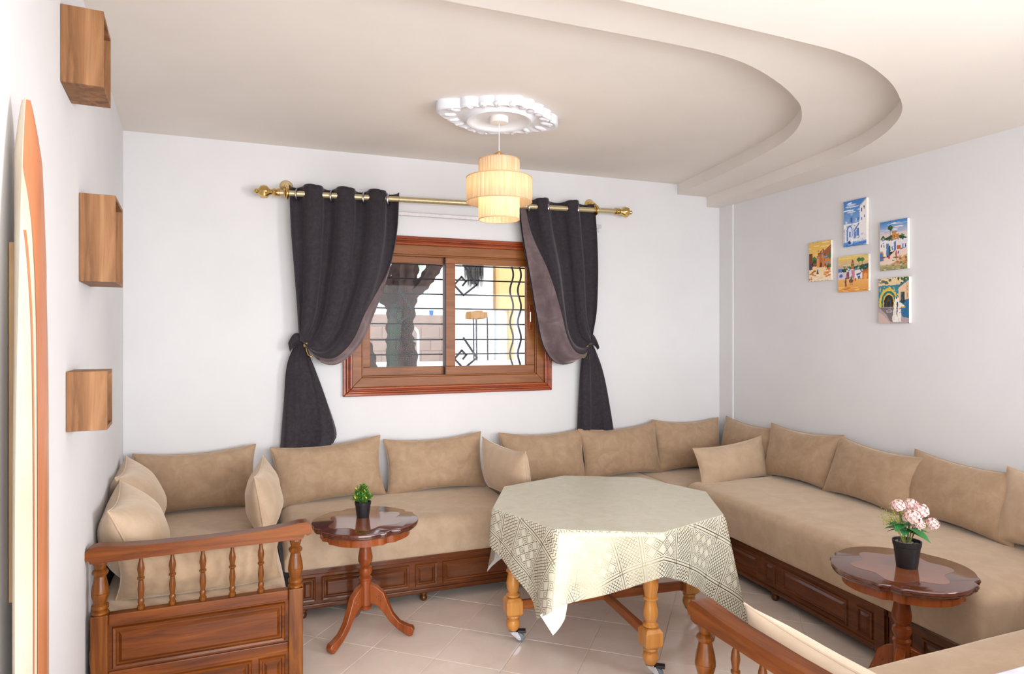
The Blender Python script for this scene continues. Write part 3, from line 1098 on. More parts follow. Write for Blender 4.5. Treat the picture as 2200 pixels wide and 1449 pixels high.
# ------------------------------------------------------------------ paintings
def paint(w, h, layers, seed):
    nx, ny = 72, int(72 * h / w)
    X, Y = np.meshgrid((np.arange(nx) + 0.5) / nx, (np.arange(ny) + 0.5) / ny)
    rs = np.random.RandomState(seed)
    # smooth wobble so that edges look brushed
    gx = np.repeat(np.repeat(rs.uniform(-1, 1, (ny // 3 + 1, nx // 3 + 1)), 3, 0), 3, 1)[:ny, :nx]
    gy = np.repeat(np.repeat(rs.uniform(-1, 1, (ny // 3 + 1, nx // 3 + 1)), 3, 0), 3, 1)[:ny, :nx]
    Xw, Yw = X + gx * 0.006, Y + gy * 0.006
    img = np.zeros((ny, nx, 3))
    for L in layers:
        if L[0] == 'g':  # vertical gradient between y0 and y1
            _, y0, y1, ca, cb = L
            t = np.clip((Yw - y0) / (y1 - y0), 0, 1)[..., None]
            msk = (Yw >= y0) & (Yw <= y1)
            c = np.array(ca) * (1 - t) + np.array(cb) * t
            img[msk] = c[msk]
        elif L[0] == 'p':
            pts, c = L[1], np.array(L[2])
            ins = np.zeros_like(Xw, bool)
            n = len(pts)
            for i in range(n):
                (xa, ya), (xb, yb) = pts[i], pts[(i + 1) % n]
                cond = ((ya > Yw) != (yb > Yw))
                xi = (xb - xa) * (Yw - ya) / ((yb - ya) if yb != ya else 1e-9) + xa
                ins ^= cond & (Xw < xi)
            img[ins] = c
        elif L[0] == 'r':
            _, x0, x1, y0, y1, c = L
            img[(Xw > x0) & (Xw < x1) & (Yw > y0) & (Yw < y1)] = c
        elif L[0] == 'e':
            _, cx, cy, rx, ry, c = L
            img[((Xw - cx) / rx) ** 2 + ((Yw - cy) / ry) ** 2 < 1] = c
        elif L[0] == 's':  # strokes scattered in a box
            _, x0, x1, y0, y1, n, cs, sx, sy = L
            for _k in range(n):
                cx, cy = rs.uniform(x0, x1), rs.uniform(y0, y1)
                c = cs[rs.randint(len(cs))]
                img[((X - cx) / (sx * rs.uniform(.5, 1.3))) ** 2 + ((Y - cy) / (sy * rs.uniform(.5, 1.3))) ** 2 < 1] = c
    img = np.clip(img + rs.normal(0, 5, img.shape), 0, 255)
    return nx, ny, img


def arch(cx, y0, w, h, n=10):
    return [(cx - w, y0)] + [(cx - w * math.cos(PI * k / n), y0 + h - w * 1.0 + w * math.sin(PI * k / n)) for k in range(n + 1)] + [(cx + w, y0)]


def picture(label, y0, y1, z0, z1, layers, seed):
    """canvas on the right wall; y0 > y1: left to right as one looks at it"""
    w, h = y0 - y1, z1 - z0
    th = thing('painting', label, 'painting', (XR, (y0 + y1) / 2, z0), 0, 'small canvas paintings on the right wall')
    MB().box(-0.022, -0.001, -w / 2, w / 2, 0, h).build('stretched_canvas', M_CANVAS, th, smooth=0, bevel=0.002)
    nx, ny, img = paint(w, h, layers, seed)
    vs, fs = [], []
    for j in range(ny + 1):
        for i in range(nx + 1):
            vs.append((-0.0235, w / 2 - w * i / nx, h * j / ny))
    for j in range(ny):
        for i in range(nx):
            a = j * (nx + 1) + i
            fs.append((a, a + nx + 1, a + nx + 2, a + 1))
    me = bpy.data.meshes.new('painted_face')
    me.from_pydata(vs, [], fs)
    me.materials.append(M_PAINT)
    at = me.color_attributes.new('paint', 'FLOAT_COLOR', 'CORNER')
    c = img.reshape(-1, 3) / 255.0
    c = np.where(c <= 0.04045, c / 12.92, ((c + 0.055) / 1.055) ** 2.4)
    c4 = np.ones((len(fs), 4, 4), dtype=np.float32)
    c4[:, :, :3] = c[:, None, :]
    at.data.foreach_set('color', c4.ravel())
    o = bpy.data.objects.new('painted_face', me)
    COL.objects.link(o)
    o.parent = th


W_ = (240, 236, 232)
BL, DB = (70, 120, 190), (38, 66, 130)
OR, DO, RD = (214, 130, 58), (150, 74, 36), (196, 60, 48)
GN, DG = (70, 120, 60), (40, 76, 44)
SK_ = (70, 130, 200)
# blue and white street
p1 = [('g', 0, 1, (190, 205, 225), (66, 124, 196)), ('s', 0, .8, .72, .95, 16, [(230, 232, 240), (150, 185, 225), (205, 215, 235)], .16, .014),
      ('r', 0, .72, .1, .5, (226, 228, 234)), ('s', 0, .6, .3, .5, 22, [(200, 205, 220), (240, 240, 244), (176, 178, 190)], .05, .02),
      ('r', .30, .42, .5, .68, (100, 140, 200)), ('e', .36, .7, .06, .03, (150, 180, 220)), ('r', .355, .365, .7, .78, DB), ('r', .32, .36, .53, .62, DB),
      ('r', .52, .6, .52, .6, (180, 190, 215)), ('r', .62, .68, .54, .62, BL), ('r', .08, .16, .5, .56, (210, 210, 222)), ('r', .2, .26, .5, .55, (120, 150, 205)),
      ('p', [(.55, .1), (.55, .42), (.72, .54), (.72, .86), (1, 1), (1, .05)], (238, 232, 230)), ('p', [(.72, .86), (1, 1), (1, .97), (.72, .83)], (190, 180, 175)),
      ('r', .78, .82, .72, .8, DB), ('r', .88, .92, .76, .84, DB), ('r', .78, .82, .54, .6, BL), ('r', .9, .94, .58, .64, BL),
      ('p', [(.44, .33), (.7, .5), (.7, .46), (.46, .29)], BL), ('r', .44, .7, .16, .32, (150, 175, 220)), ('r', .58, .68, .16, .38, (90, 125, 190)), ('r', .47, .55, .16, .3, (110, 130, 185)),
      ('p', arch(.27, .12, .13, .34), BL), ('p', arch(.28, .12, .09, .3), (222, 226, 236)), ('r', .25, .32, .2, .32, (90, 130, 200)), ('r', .03, .06, .1, .4, (190, 176, 160)),
      ('g', 0, .10, (70, 125, 195), (110, 155, 215)), ('s', 0, 1, 0, .1, 14, [(150, 185, 228), (60, 110, 185)], .1, .01),
      ('e', .38, .12, .04, .07, (236, 236, 244)), ('e', .26, .09, .05, .04, DB), ('s', .55, 1, .1, .25, 10, [(200, 205, 220), (225, 222, 226)], .05, .03)]
# orange kasbah street
p2 = [('g', .5, 1, (240, 200, 120), (226, 180, 84)), ('s', 0, 1, .75, 1, 14, [(244, 212, 140), (232, 190, 100)], .15, .02),
      ('p', [(.2, .5), (.55, .70), (.75, .78), (1, .9), (1, .4), (.2, .4)], (160, 90, 50)), ('s', .4, 1, .6, .8, 20, [(178, 104, 58), (140, 76, 42)], .05, .02),
      ('g', 0, .38, (246, 224, 190), (240, 210, 160)), ('r', 0, .16, .3, .72, (128, 66, 40)), ('p', [(0, .72), (.18, .7), (.14, .66), (0, .66)], (96, 48, 34)), ('r', .02, .14, .3, .45, (70, 70, 96)),
      ('e', .24, .56, .1, .07, GN), ('e', .27, .5, .08, .05, DG), ('r', .36, .7, .34, .62, (206, 124, 62)), ('r', .36, .46, .34, .58, (226, 150, 84)), ('r', .50, .6, .34, .66, (190, 104, 50)), ('r', .72, 1, .32, .56, (214, 132, 66)),
      ('r', .58, .66, .58, .7, (210, 138, 78)), ('r', .56, .68, .66, .69, (90, 130, 170)), ('r', .68, .84, .58, .62, (110, 160, 200)), ('r', .4, .48, .56, .6, (110, 150, 190)), ('r', .7, .95, .44, .47, (100, 150, 190)),
      ('p', arch(.55, .34, .04, .13), (90, 46, 30)), ('r', .75, .8, .36, .43, (90, 46, 30)), ('r', .86, .9, .36, .43, (110, 56, 34)), ('e', .95, .62, .06, .09, GN), ('e', .92, .36, .09, .05, GN), ('e', .86, .34, .06, .03, DG),
      ('s', .7, 1, .1, .3, 18, [(206, 112, 50), (226, 150, 80)], .07, .018), ('s', 0, .3, .05, .28, 12, [(220, 146, 72), (180, 96, 44)], .06, .02), ('e', .40, .25, .035, .05, (70, 100, 150)), ('e', .40, .2, .05, .03, (110, 60, 40)), ('s', .3, .6, .02, .15, 8, [(250, 236, 214), (238, 206, 160)], .09, .015)]
# market square
p3 = [('g', .62, 1, (196, 168, 176), (232, 200, 96)), ('s', 0, 1, .75, 1, 14, [(236, 206, 120), (226, 190, 130), (206, 180, 170)], .16, .02), ('g', 0, .36, (224, 150, 66), (238, 184, 110)),
      ('p', [(0, .5), (0, .64), (.3, .66), (.6, .7), (1, .74), (1, .5)], DG), ('s', 0, 1, .58, .72, 16, [GN, DG, (96, 140, 80)], .04, .02), ('r', 0, .12, .55, .66, (90, 120, 180)), ('p', [(.3, .62), (.4, .70), (.5, .62)], (50, 104, 66)), ('r', .44, .53, .58, .84, (190, 104, 60)), ('r', .43, .54, .72, .77, (70, 120, 70)), ('e', .485, .85, .03, .05, (150, 80, 50)),
      ('r', .70, .715, .66, .86, (110, 76, 50)), ('r', .80, .81, .68, .86, (110, 76, 50)), ('e', .70, .87, .07, .055, (60, 110, 50)), ('e', .81, .86, .065, .05, (70, 124, 56)),
      ('r', 0, .28, .36, .56, (214, 200, 214)), ('r', .28, .55, .36, .62, (228, 216, 222)), ('r', .45, .58, .36, .6, (196, 130, 150)), ('r', .55, .8, .36, .6, (236, 226, 220)), ('r', .8, 1, .32, .56, (204, 116, 48)), ('p', [(.76, .54), (1, .62), (1, .56), (.76, .5)], (170, 90, 44)), ('r', .84, .96, .32, .48, (232, 160, 80)),
      ('s', .3, .9, .56, .66, 12, [(80, 120, 180), W_, (110, 150, 200)], .03, .02), ('p', arch(.33, .36, .05, .2), (140, 80, 90)), ('r', .64, .74, .34, .5, (230, 224, 226)), ('p', [(.61, .48), (.76, .52), (.73, .46), (.63, .43)], (60, 96, 150)), ('r', .66, .69, .34, .42, DB), ('r', .70, .73, .34, .42, DB), ('e', .1, .46, .06, .05, (60, 110, 160)),
      ('e', .26, .26, .03, .12, (110, 60, 70)), ('e', .26, .38, .02, .025, (80, 50, 50)), ('e', .44, .30, .07, .06, (120, 76, 60)), ('e', .44, .38, .03, .05, (60, 110, 80)), ('e', .58, .33, .02, .05, RD), ('r', .40, .42, .18, .28, (90, 60, 50)), ('r', .46, .48, .18, .28, (90, 60, 50)), ('s', 0, 1, 0, .14, 14, [(206, 120, 52), (240, 196, 120)], .1, .015)]
# white village below the palm
p4 = [('g', .7, 1, (226, 206, 204), (62, 126, 196)), ('s', 0, 1, .78, .95, 16, [(210, 206, 220), (150, 180, 216), (232, 216, 214)], .15, .012), ('r', 0, 1, .55, .75, (222, 202, 200)),
      ('p', [(0, .58), (.2, .66), (.5, .72), (.8, .68), (1, .62), (1, .5), (0, .5)], DG), ('s', .05, .95, .58, .7, 26, [GN, DG, (96, 130, 70)], .05, .018), ('r', .38, .392, .66, .86, (100, 70, 50)), ('e', .385, .86, .085, .05, DG), ('s', .32, .45, .80, .88, 8, [GN, DG], .03, .02), ('r', .46, .6, .6, .77, (206, 140, 70)), ('r', .44, .62, .75, .78, (180, 116, 56)), ('r', .6, .7, .6, .72, (196, 128, 62)), ('r', .51, .54, .64, .7, (110, 66, 40)),
      ('r', .0, .26, .28, .62, (236, 228, 224)), ('r', .26, .62, .38, .6, (232, 226, 226)), ('r', .6, 1, .42, .61, (228, 220, 222)), ('r', .24, .34, .3, .54, (86, 124, 184)), ('r', .52, .6, .38, .56, (90, 130, 190)), ('s', .05, 1, .56, .63, 16, [(110, 150, 200), W_, (80, 110, 170)], .03, .014),
      ('r', .04, .07, .48, .54, DB), ('r', .14, .17, .48, .54, DB), ('r', .44, .48, .4, .48, BL), ('r', .62, .76, .4, .48, (180, 96, 50)), ('r', .82, .86, .4, .5, BL), ('r', .92, .95, .42, .5, DB), ('g', 0, .12, (136, 130, 84), (190, 176, 130)), ('p', [(0, .12), (0, .3), (.3, .26), (.6, .4), (1, .42), (1, .12)], (234, 206, 190)), ('p', arch(.05, .2, .1, .2), (214, 150, 80)), ('p', arch(.05, .2, .07, .17), (64, 120, 190)), ('r', 0, .2, .26, .28, (120, 90, 70)),
      ('e', .36, .4, .035, .1, DG), ('p', [(.4, .12), (.7, .2), (1, .3), (1, .1)], (206, 150, 104)), ('s', .45, 1, .08, .27, 30, [(196, 116, 70), (150, 110, 70), GN, (226, 180, 140)], .04, .014), ('s', 0, .9, 0, .1, 30, [(110, 124, 70), (150, 150, 100), (200, 180, 150)], .06, .01), ('e', .34, .26, .035, .035, RD), ('e', .60, .30, .03, .06, RD), ('e', .60, .37, .018, .018, (150, 60, 50)), ('e', .68, .34, .03, .03, BL)]
# veiled figure at the tiled archway
p5 = [('g', 0, 1, (190, 170, 166), (236, 208, 160)), ('g', .78, 1, (220, 196, 160), (240, 214, 160)), ('s', 0, .4, .84, 1, 8, [(150, 140, 130), (90, 100, 90)], .08, .03), ('r', 0, .68, .35, .84, (46, 130, 156)), ('s', 0, .65, .6, .84, 40, [(70, 160, 170), (30, 104, 150), (220, 190, 110), (60, 140, 130)], .03, .014),
      ('p', arch(.33, .36, .31, .42), (226, 190, 60)), ('s', .02, .64, .5, .8, 20, [(236, 204, 90), (206, 160, 40)], .02, .014), ('p', arch(.34, .36, .25, .36), (34, 116, 122)), ('p', arch(.34, .36, .19, .31), (214, 182, 70)), ('p', arch(.34, .36, .155, .27), (40, 40, 40)), ('p', arch(.34, .36, .09, .19), (70, 62, 58)), ('p', arch(.34, .36, .05, .13), (40, 36, 36)),
      ('p', [(.66, .2), (.66, .78), (1, .96), (1, .1)], (232, 196, 160)), ('p', [(.66, .2), (.66, .48), (1, .52), (1, .05)], (40, 108, 150)), ('p', [(.64, .76), (1, .93), (1, .98), (.64, .82)], (60, 110, 130)), ('s', .62, .95, .88, 1, 14, [DG, GN, (30, 60, 40)], .04, .03), ('r', .74, .86, .44, .68, (44, 62, 66)), ('s', .75, .85, .46, .66, 8, [(90, 100, 96), (24, 34, 40)], .014, .03), ('r', .93, .95, .5, .86, (160, 120, 96)),
      ('p', [(0, 0), (0, .36), (.66, .36), (.8, .14), (1, .1), (1, 0)], (178, 158, 160)), ('p', [(0, .36), (.4, .34), (.66, .36), (.5, .04), (.4, .04), (.26, .2)], (120, 110, 112)), ('p', [(0, 0), (0, .26), (.2, .16), (.4, .0)], (204, 178, 172)), ('e', .36, .27, .1, .03, (196, 188, 186)), ('e', .36, .275, .07, .018, (120, 112, 110)),
      ('p', [(.46, .03), (.5, .28), (.54, .52), (.6, .6), (.66, .56), (.70, .46), (.86, .38), (.84, .33), (.74, .34), (.76, .03)], (240, 236, 228)), ('p', [(.60, .14), (.61, .46), (.65, .46), (.63, .2)], (60, 54, 56)), ('e', .605, .555, .022, .03, (96, 62, 50)), ('r', .66, .74, .3, .33, (206, 130, 110)), ('r', .68, .74, .22, .24, (206, 120, 110)), ('r', .76, .88, .33, .36, (216, 170, 70)), ('s', .48, .74, .05, .3, 10, [(214, 206, 200), (228, 222, 214)], .02, .05)]
picture('blue and white street painting, topmost on the right wall', 3.172, 3.003, 2.057, 2.347, p1, 1)
picture('small orange kasbah street painting, leftmost on the right wall', 3.455, 3.272, 1.858, 2.12, p2, 2)
picture('market square painting with a minaret, in the middle of the group', 3.214, 2.988, 1.77, 1.998, p3, 3)
picture('white village painting with a lone palm, upper right of the group', 2.908, 2.728, 1.882, 2.174, p4, 4)
picture('tiled archway painting with a white veiled figure, lowest of the group', 2.917, 2.718, 1.566, 1.835, p5, 5)


# ------------------------------------------------------------------ box shelves on the left wall
def wall_shelf(label, y0, y1, z0, z1, proj=0.108):
    x = left_x(y0)
    th = thing('box_shelf', label, 'shelf', (x, y0, z0), R(5.3), 'wooden box shelves on the left wall')
    L, h, t = y1 - y0, z1 - z0, 0.012
    MB().box(0.001, proj, 0, t, 0, h).build('side_board', M_TEAK, th, smooth=0, bevel=0.001, seg=1)
    MB().box(0.001, proj, L - t, L, 0, h).build('side_board', M_TEAK, th, smooth=0, bevel=0.001, seg=1)
    MB().box(0.001, proj, t, L - t, 0, t).build('bottom_board', M_TEAK, th, smooth=0, bevel=0.001, seg=1)
    MB().box(0.001, proj, t, L - t, h - t, h).build('top_board', M_TEAK, th, smooth=0, bevel=0.001, seg=1)
    MB().box(0.001, 0.008, t, L - t, t, h - t).build('back_board', M_TEAK, th, smooth=0)


wall_shelf('teak box shelf highest on the left wall, near the ceiling', 2.255, 2.462, 2.236, 2.462)
wall_shelf('tall teak box shelf in the middle of the left wall', 2.625, 2.92, 1.682, 1.984)
wall_shelf('small square knotty teak box shelf lowest on the left wall', 2.353, 2.51, 1.203, 1.386)

# ------------------------------------------------------------------ wooden surfboard leaning on the left wall
sb = thing('surfboard', 'cream wooden surfboard with a cedar stripe standing against the left wall', 'surfboard', (left_x(1.635) + 0.040, 1.635, 0), R(5.3))
SBH = 1.99


def sb_half(z):
    t = z / SBH
    if t > 0.5:
        k = (t - 0.5) / 0.5
        return 0.15 * max(0.0, 1 - k ** 2.3) ** 0.8
    k = (0.5 - t) / 0.5
    return 0.15 - 0.035 * k ** 2


def sb_sheet(s0, s1, xoff, thick):
    m = MB()
    top = SBH
    if s0 > 0 or s1 < 0:        # a stripe off the centre line ends where it meets the outline
        while sb_half(top) < max(abs(s0), abs(s1)) + 0.006:
            top -= 0.005

    def fn(u, v):
        ang = 2 * PI * u
        k = 0.5 - 0.5 * math.cos(ang)
        z = top * (1 - (1 - v) ** 1.7)
        hw = max(0.0015, sb_half(z))
        lo, hi = max(-hw, s0 if s0 > -0.17 else -hw), min(hw, s1 if s1 < 0.17 else hw)
        if hi < lo + 0.002:
            lo, hi = (min(lo, hw) - 0.001, min(lo, hw) + 0.001) if s0 > 0 else (max(hi, -hw) - 0.001, max(hi, -hw) + 0.001)
        y = lo + (hi - lo) * k
        rail = (1 - min(1, abs(y) / hw) ** 4) if hw > 0.002 else 0.1
        x = xoff + math.sin(ang) * thick * (0.25 + 0.75 * rail) * min(1, 0.25 + hw / 0.07)
        rock = -0.01 * max(0, (z / SBH - 0.7) / 0.3) ** 2
        return (x + rock, y, z)
    return m.grid(fn, 24, 60, closed_u=True)


core = sb_sheet(-1, 1, 0.0, 0.022).build('deck', M_BOARDC, sb, smooth=60, fix=False)


def sb_stripe(s0, s1):
    top = SBH * 0.998
    if s0 > 0 or s1 < 0:        # a stripe off the centre line ends where it meets the outline
        while sb_half(top) < max(abs(s0), abs(s1)) + 0.006:
            top -= 0.005

    def fn(u, v):
        z = top * (1 - (1 - v) ** 1.7)
        hw = max(0.0015, sb_half(z)) * 0.985
        y = max(-hw, s0) + (min(hw, s1) - max(-hw, s0)) * u
        k = min(1, abs(y) / hw)
        x = 0.022 * math.sqrt(max(0, 1 - k * k)) * (0.25 + 0.75 * (1 - k ** 4)) * min(1, 0.25 + hw / 0.07) + 0.0012
        return (x - 0.01 * max(0, (z / SBH - 0.7) / 0.3) ** 2, y, z)
    return MB().grid(fn, 10, 60)


sb_stripe(-0.062, 0.03).build('cedar_stripe', M_BOARDO, sb, smooth=60, fix=False)
sb_stripe(0.05, 0.058).build('pinstripe', M_BOARDO, sb, smooth=60, fix=False)
sb_stripe(-0.085, -0.078).build('pinstripe', M_BOARDO, sb, smooth=60, fix=False)
bt = MB().box(0.002, 0.014, -0.035, 0.05, 0, 0.74).build('wood_batten', M_BATTEN, smooth=0, bevel=0.002)
bt.location = (left_x(1.66), 1.66, 0.95)
bt.rotation_euler = (0, 0, R(5.3))
tag(bt, 'short flat wooden batten on the wall behind the surfboard', 'batten')


# ------------------------------------------------------------------ upholstery
def soft_box(hx, hy, z0, z1, r, crown, seed=0.0, wob=0.004):
    """rounded slab with a slightly crowned top"""
    hz = (z1 - z0) / 2

    def samples(h, n):
        e = [-h + r * (1 - math.cos(PI / 2 * k / 5)) for k in range(5)]
        mid = [-h + r + (2 * h - 2 * r) * k / n for k in range(n + 1)]
        return e + mid + [-q for q in reversed(e)]
    sx, sy, sz = samples(hx, max(4, int(hx * 24))), samples(hy, max(4, int(hy * 24))), samples(hz, 3)
    m = MB()

    def P(x, y, z):
        rr = r if z > -0.3 * hz else 0.012
        q = Vector((max(-hx + rr, min(hx - rr, x)), max(-hy + rr, min(hy - rr, y)), max(-hz + rr, min(hz - rr, z))))
        d = Vector((x, y, z)) - q
        if d.length > 1e-7:
            d = d.normalized() * rr
        p = q + d
        if p.z > 0:
            k = max(0, 1 - abs(x / hx) ** 3) * max(0, 1 - abs(y / hy) ** 3)
            p.z += crown * k
        nn = noise.noise(Vector((p.x * 3 + seed, p.y * 3, p.z * 4)))
        p += Vector((0, 0, 1)) * nn * wob * (1 if p.z > 0 else 0.2)
        p.x += noise.noise(Vector((p.y * 5, p.z * 6, seed))) * wob * 0.6
        return (p.x, p.y, p.z + z0 + hz)
    for (A, B, f) in ((sx, sy, lambda a, b_: P(a, b_, hz)), (sx, sy, lambda a, b_: P(a, b_, -hz)), (sx, sz, lambda a, b_: P(a, -hy, b_)), (sx, sz, lambda a, b_: P(a, hy, b_)), (sy, sz, lambda a, b_: P(-hx, a, b_)), (sy, sz, lambda a, b_: P(hx, a, b_))):
        vs = [f(a, b_) for b_ in B for a in A]
        n = len(A)
        fs = [(j * n + i, j * n + i + 1, (j + 1) * n + i + 1, (j + 1) * n + i) for j in range(len(B) - 1) for i in range(n - 1)]
        m.add(vs, fs)
    return m


def mattress(label, cx, cy, hx, hy, z0, z1, rz=0.0, r=0.055, crown=0.03, seed=1.0):
    o = soft_box(hx, hy, 0, z1 - z0, r, crown, seed).build('seat_mattress', M_SOFA, smooth=70)
    o.location = (cx, cy, z0)
    o.rotation_euler = (0, 0, rz)
    return tag(o, label, 'mattress', 'long velvet seat mattresses')


def cushion(label, c, w, h, t, yaw=0.0, tilt=0.0, roll=0.0, mat=None, group='beige velvet back cushions', pinch=0.10, seed=None):
    """pillow standing on its long edge; local x width, z height, y thickness (front = -y);
       yaw turns it about z, tilt leans its top backwards, roll tips it sideways"""
    sd = (seed if seed is not None else (c[0] * 7.3 + c[1] * 3.1)) % 50
    th = thing('cushion', label, 'cushion', c, 0, group)
    N = 26

    def outline(u, v):
        # corners stay out, edges drawn in
        x = w / 2 * u * (1 - pinch * 0.75 * (1 - v * v))
        z = h / 2 * v * (1 - pinch * 1.6 * (1 - u * u))
        return x, z

    def fn_side(sgn):
        def fn(a, b_):
            u, v = 2 * a - 1, 2 * b_ - 1
            u, v = math.sin(u * PI / 2), math.sin(v * PI / 2)
            x, z = outline(u, v)
            k = max(0, 1 - abs(u) ** 2.6) ** 0.55 * max(0, 1 - abs(v) ** 2.2) ** 0.55
            y = sgn * t / 2 * k
            wr = noise.noise(Vector((u * 1.6 + sd, v * 1.6, sgn * 2.0))) * 0.012
            # puckers running in from the corners
            cu = sstep(0.55, 1.0, abs(u)) * k
            wr += 0.006 * math.sin(v * 16 + sd) * cu
            y += sgn * wr * k
            z2 = z - 0.012 * (1 - v) * k
            return (x, y, z2 + h / 2)
        return fn
    m = MB().grid(fn_side(-1), N, N)
    m.grid(fn_side(1), N, N)
    mt = Matrix.Rotation(yaw, 4, 'Z') @ Matrix.Rotation(-tilt, 4, 'X') @ Matrix.Rotation(roll, 4, 'Y')
    m.xf(mt)
    m.build('cover', mat or M_CUSH, th, smooth=75)
    pts = []
    for k in range(15):
        pts.append(outline(math.sin((-1 + 2 * k / 15) * PI / 2), -1))
    for k in range(12):
        pts.append(outline(1, math.sin((-1 + 2 * k / 12) * PI / 2)))
    for k in range(15):
        pts.append(outline(math.sin((1 - 2 * k / 15) * PI / 2), 1))
    for k in range(12):
        pts.append(outline(-1, math.sin((1 - 2 * k / 12) * PI / 2)))
    MB().tube([mt @ Vector((x, 0, z + h / 2)) for x, z in pts], 0.0035, 5, closed=True).build('seam', mat or M_CUSH, th)
    return th


# mattresses
mattress('velvet seat mattress of the left bench behind the spindle rail', -0.262, 3.615, 0.35, 0.775, 0.265, 0.462, R(2.0), crown=0.012, seed=1)
mattress('velvet seat mattress under the window, behind the small round table', 0.81, 4.0, 0.685, 0.392, 0.26, 0.462, 0, r=0.06, crown=0.014, seed=2)
mattress('velvet seat mattress along the back wall behind the covered table', 2.10, 4.0, 0.588, 0.392, 0.26, 0.455, 0, r=0.018, crown=0.004, seed=3)
mattress('velvet seat mattress piece filling the right corner behind the loose cushion', 3.085, 4.08, 0.397, 0.312, 0.26, 0.455, 0, r=0.018, crown=0.004, seed=3)
mattress('long velvet seat mattress along the right wall', 3.058, 2.715, 0.405, 1.03, 0.262, 0.497, R(-3.2), r=0.055, crown=0.014, seed=4)
mattress('velvet seat mattress of the near bench in the bottom right corner', 2.36, 1.18, 1.10, 0.345, 0.265, 0.475, 0, seed=5)

# cushions along the back wall
BT = R(12)
GB = 'beige velvet back cushions'
cushion('brown-beige velvet cushion in the left corner of the back wall', (-0.335, 4.235, 0.460), 0.66, 0.37, 0.17, 0, BT, R(-1.5), seed=1)
cushion('beige velvet cushion under the tail of the left curtain', (0.425, 4.215, 0.460), 0.67, 0.375, 0.17, 0, BT, R(-3.5), seed=5)
cushion('beige velvet cushion below the left half of the window', (1.105, 4.235, 0.460), 0.67, 0.37, 0.17, 0, BT, R(-1.5), seed=9)
cushion('beige velvet cushion below the right edge of the window', (1.885, 4.235, 0.450), 0.655, 0.37, 0.17, 0, BT, R(0.5), seed=13)
cushion('beige velvet cushion under the tail of the right curtain', (2.515, 4.225, 0.450), 0.66, 0.38, 0.17, 0, BT, R(-2), seed=17)
cushion('brown-beige velvet cushion last along the back wall before the right corner', (3.115, 4.24, 0.450), 0.62, 0.40, 0.17, 0, BT, R(1), seed=21)
# upright cushions that act as arm rests
cushion('beige velvet cushion turned sideways between the left bench and the window seat', (0.055, 3.80, 0.463), 0.62, 0.335, 0.18, R(-94), R(-9), 0, seed=25, mat=M_SOFA, group='sideways armrest cushions')
cushion('beige velvet cushion turned sideways at the left end of the covered table', (1.49, 3.93, 0.463), 0.62, 0.345, 0.18, R(-84), R(-7), 0, seed=29, mat=M_SOFA, group='sideways armrest cushions')
cushion('long beige velvet cushion lying at the far end of the right sofa', (3.10, 3.70, 0.470), 0.64, 0.285, 0.16, R(4), R(14), R(-4), seed=33, mat=M_SOFA, group='sideways armrest cushions')
# along the right wall
cushion('beige velvet cushion in the right corner with only its pointed top showing', (3.385, 3.98, 0.475), 0.60, 0.375, 0.16, R(-90), BT, R(2), seed=37)
cushion('brown-beige velvet cushion first along the right wall after the corner', (3.36, 3.43, 0.503), 0.63, 0.37, 0.17, R(-90), BT, 0, seed=41)
cushion('beige velvet cushion below the paintings on the right wall', (3.305, 2.865, 0.503), 0.63, 0.36, 0.18, R(-93), R(19), R(3), seed=45)
cushion('beige velvet cushion behind the pink flowers on the right wall', (3.315, 2.345, 0.503), 0.63, 0.36, 0.18, R(-93), R(18), R(2), seed=49)
cushion('pale beige velvet cushion cut off by the right edge of the picture', (3.285, 1.84, 0.503), 0.60, 0.36, 0.17, R(-92), R(16), R(2), seed=3, mat=M_SOFA)
# left bench
cushion('beige velvet cushion on the left wall next to the corner', (-0.515, 3.86, 0.470), 0.62, 0.385, 0.24, R(95), R(21), R(0), seed=7, mat=M_SOFA)
cushion('plump beige velvet cushion on the left wall nearest the spindle rail', (-0.43, 3.26, 0.470), 0.62, 0.375, 0.25, R(96), R(23), R(0), seed=11, mat=M_SOFA)
cushion('beige velvet cushion standing behind the spindles of the left bench', (-0.215, 2.965, 0.462), 0.61, 0.225, 0.17, R(183), R(14), 0, seed=15, mat=M_CUSH)
cushion('pale cream cushion behind the wooden rail of the near bench', (1.37, 1.17, 0.478), 0.70, 0.262, 0.16, R(90), R(16), 0, seed=19, mat=M_LIGHTCUSH)


# ------------------------------------------------------------------ carved sofa frames
def raised_panel(mb_parent, mat, x0, x1, z0, z1, y=0.0, d=0.008):
    """moulded edge frame plus a bevelled raised field, facing -y"""
    m = MB()
    i = 0.012
    k = 0.006
    j = 0.020
    o_ = [(x0, z0), (x1, z0), (x1, z1), (x0, z1)]

    def ring(a, yy):
        return [(x0 + a, yy, z0 + a), (x1 - a, yy, z0 + a), (x1 - a, yy, z1 - a), (x0 + a, yy, z1 - a)]
    rings = [ring(0, y), ring(0.004, y - d), ring(i, y - d * 0.8), ring(i + 0.004, y + 0.001), ring(j, y + 0.001), ring(j + 0.012, y - d * 1.1)]
    vs = [p for r_ in rings for p in r_]
    fs = []
    for a in range(len(rings) - 1):
        for q in range(4):
            q2 = (q + 1) % 4
            fs.append((a * 4 + q, a * 4 + q2, (a + 1) * 4 + q2, (a + 1) * 4 + q))
    n = (len(rings) - 1) * 4
    fs.append((n, n + 1, n + 2, n + 3))
    m.add(vs, fs)
    return m.build('raised_panel', mat, mb_parent, smooth=0, fix=False)


FOOT = [(0.022, 0.05), (0.022, 0.038), (0.012, 0.034), (0.018, 0.026), (0.021, 0.016), (0.017, 0.004), (0.011, 0.0)]


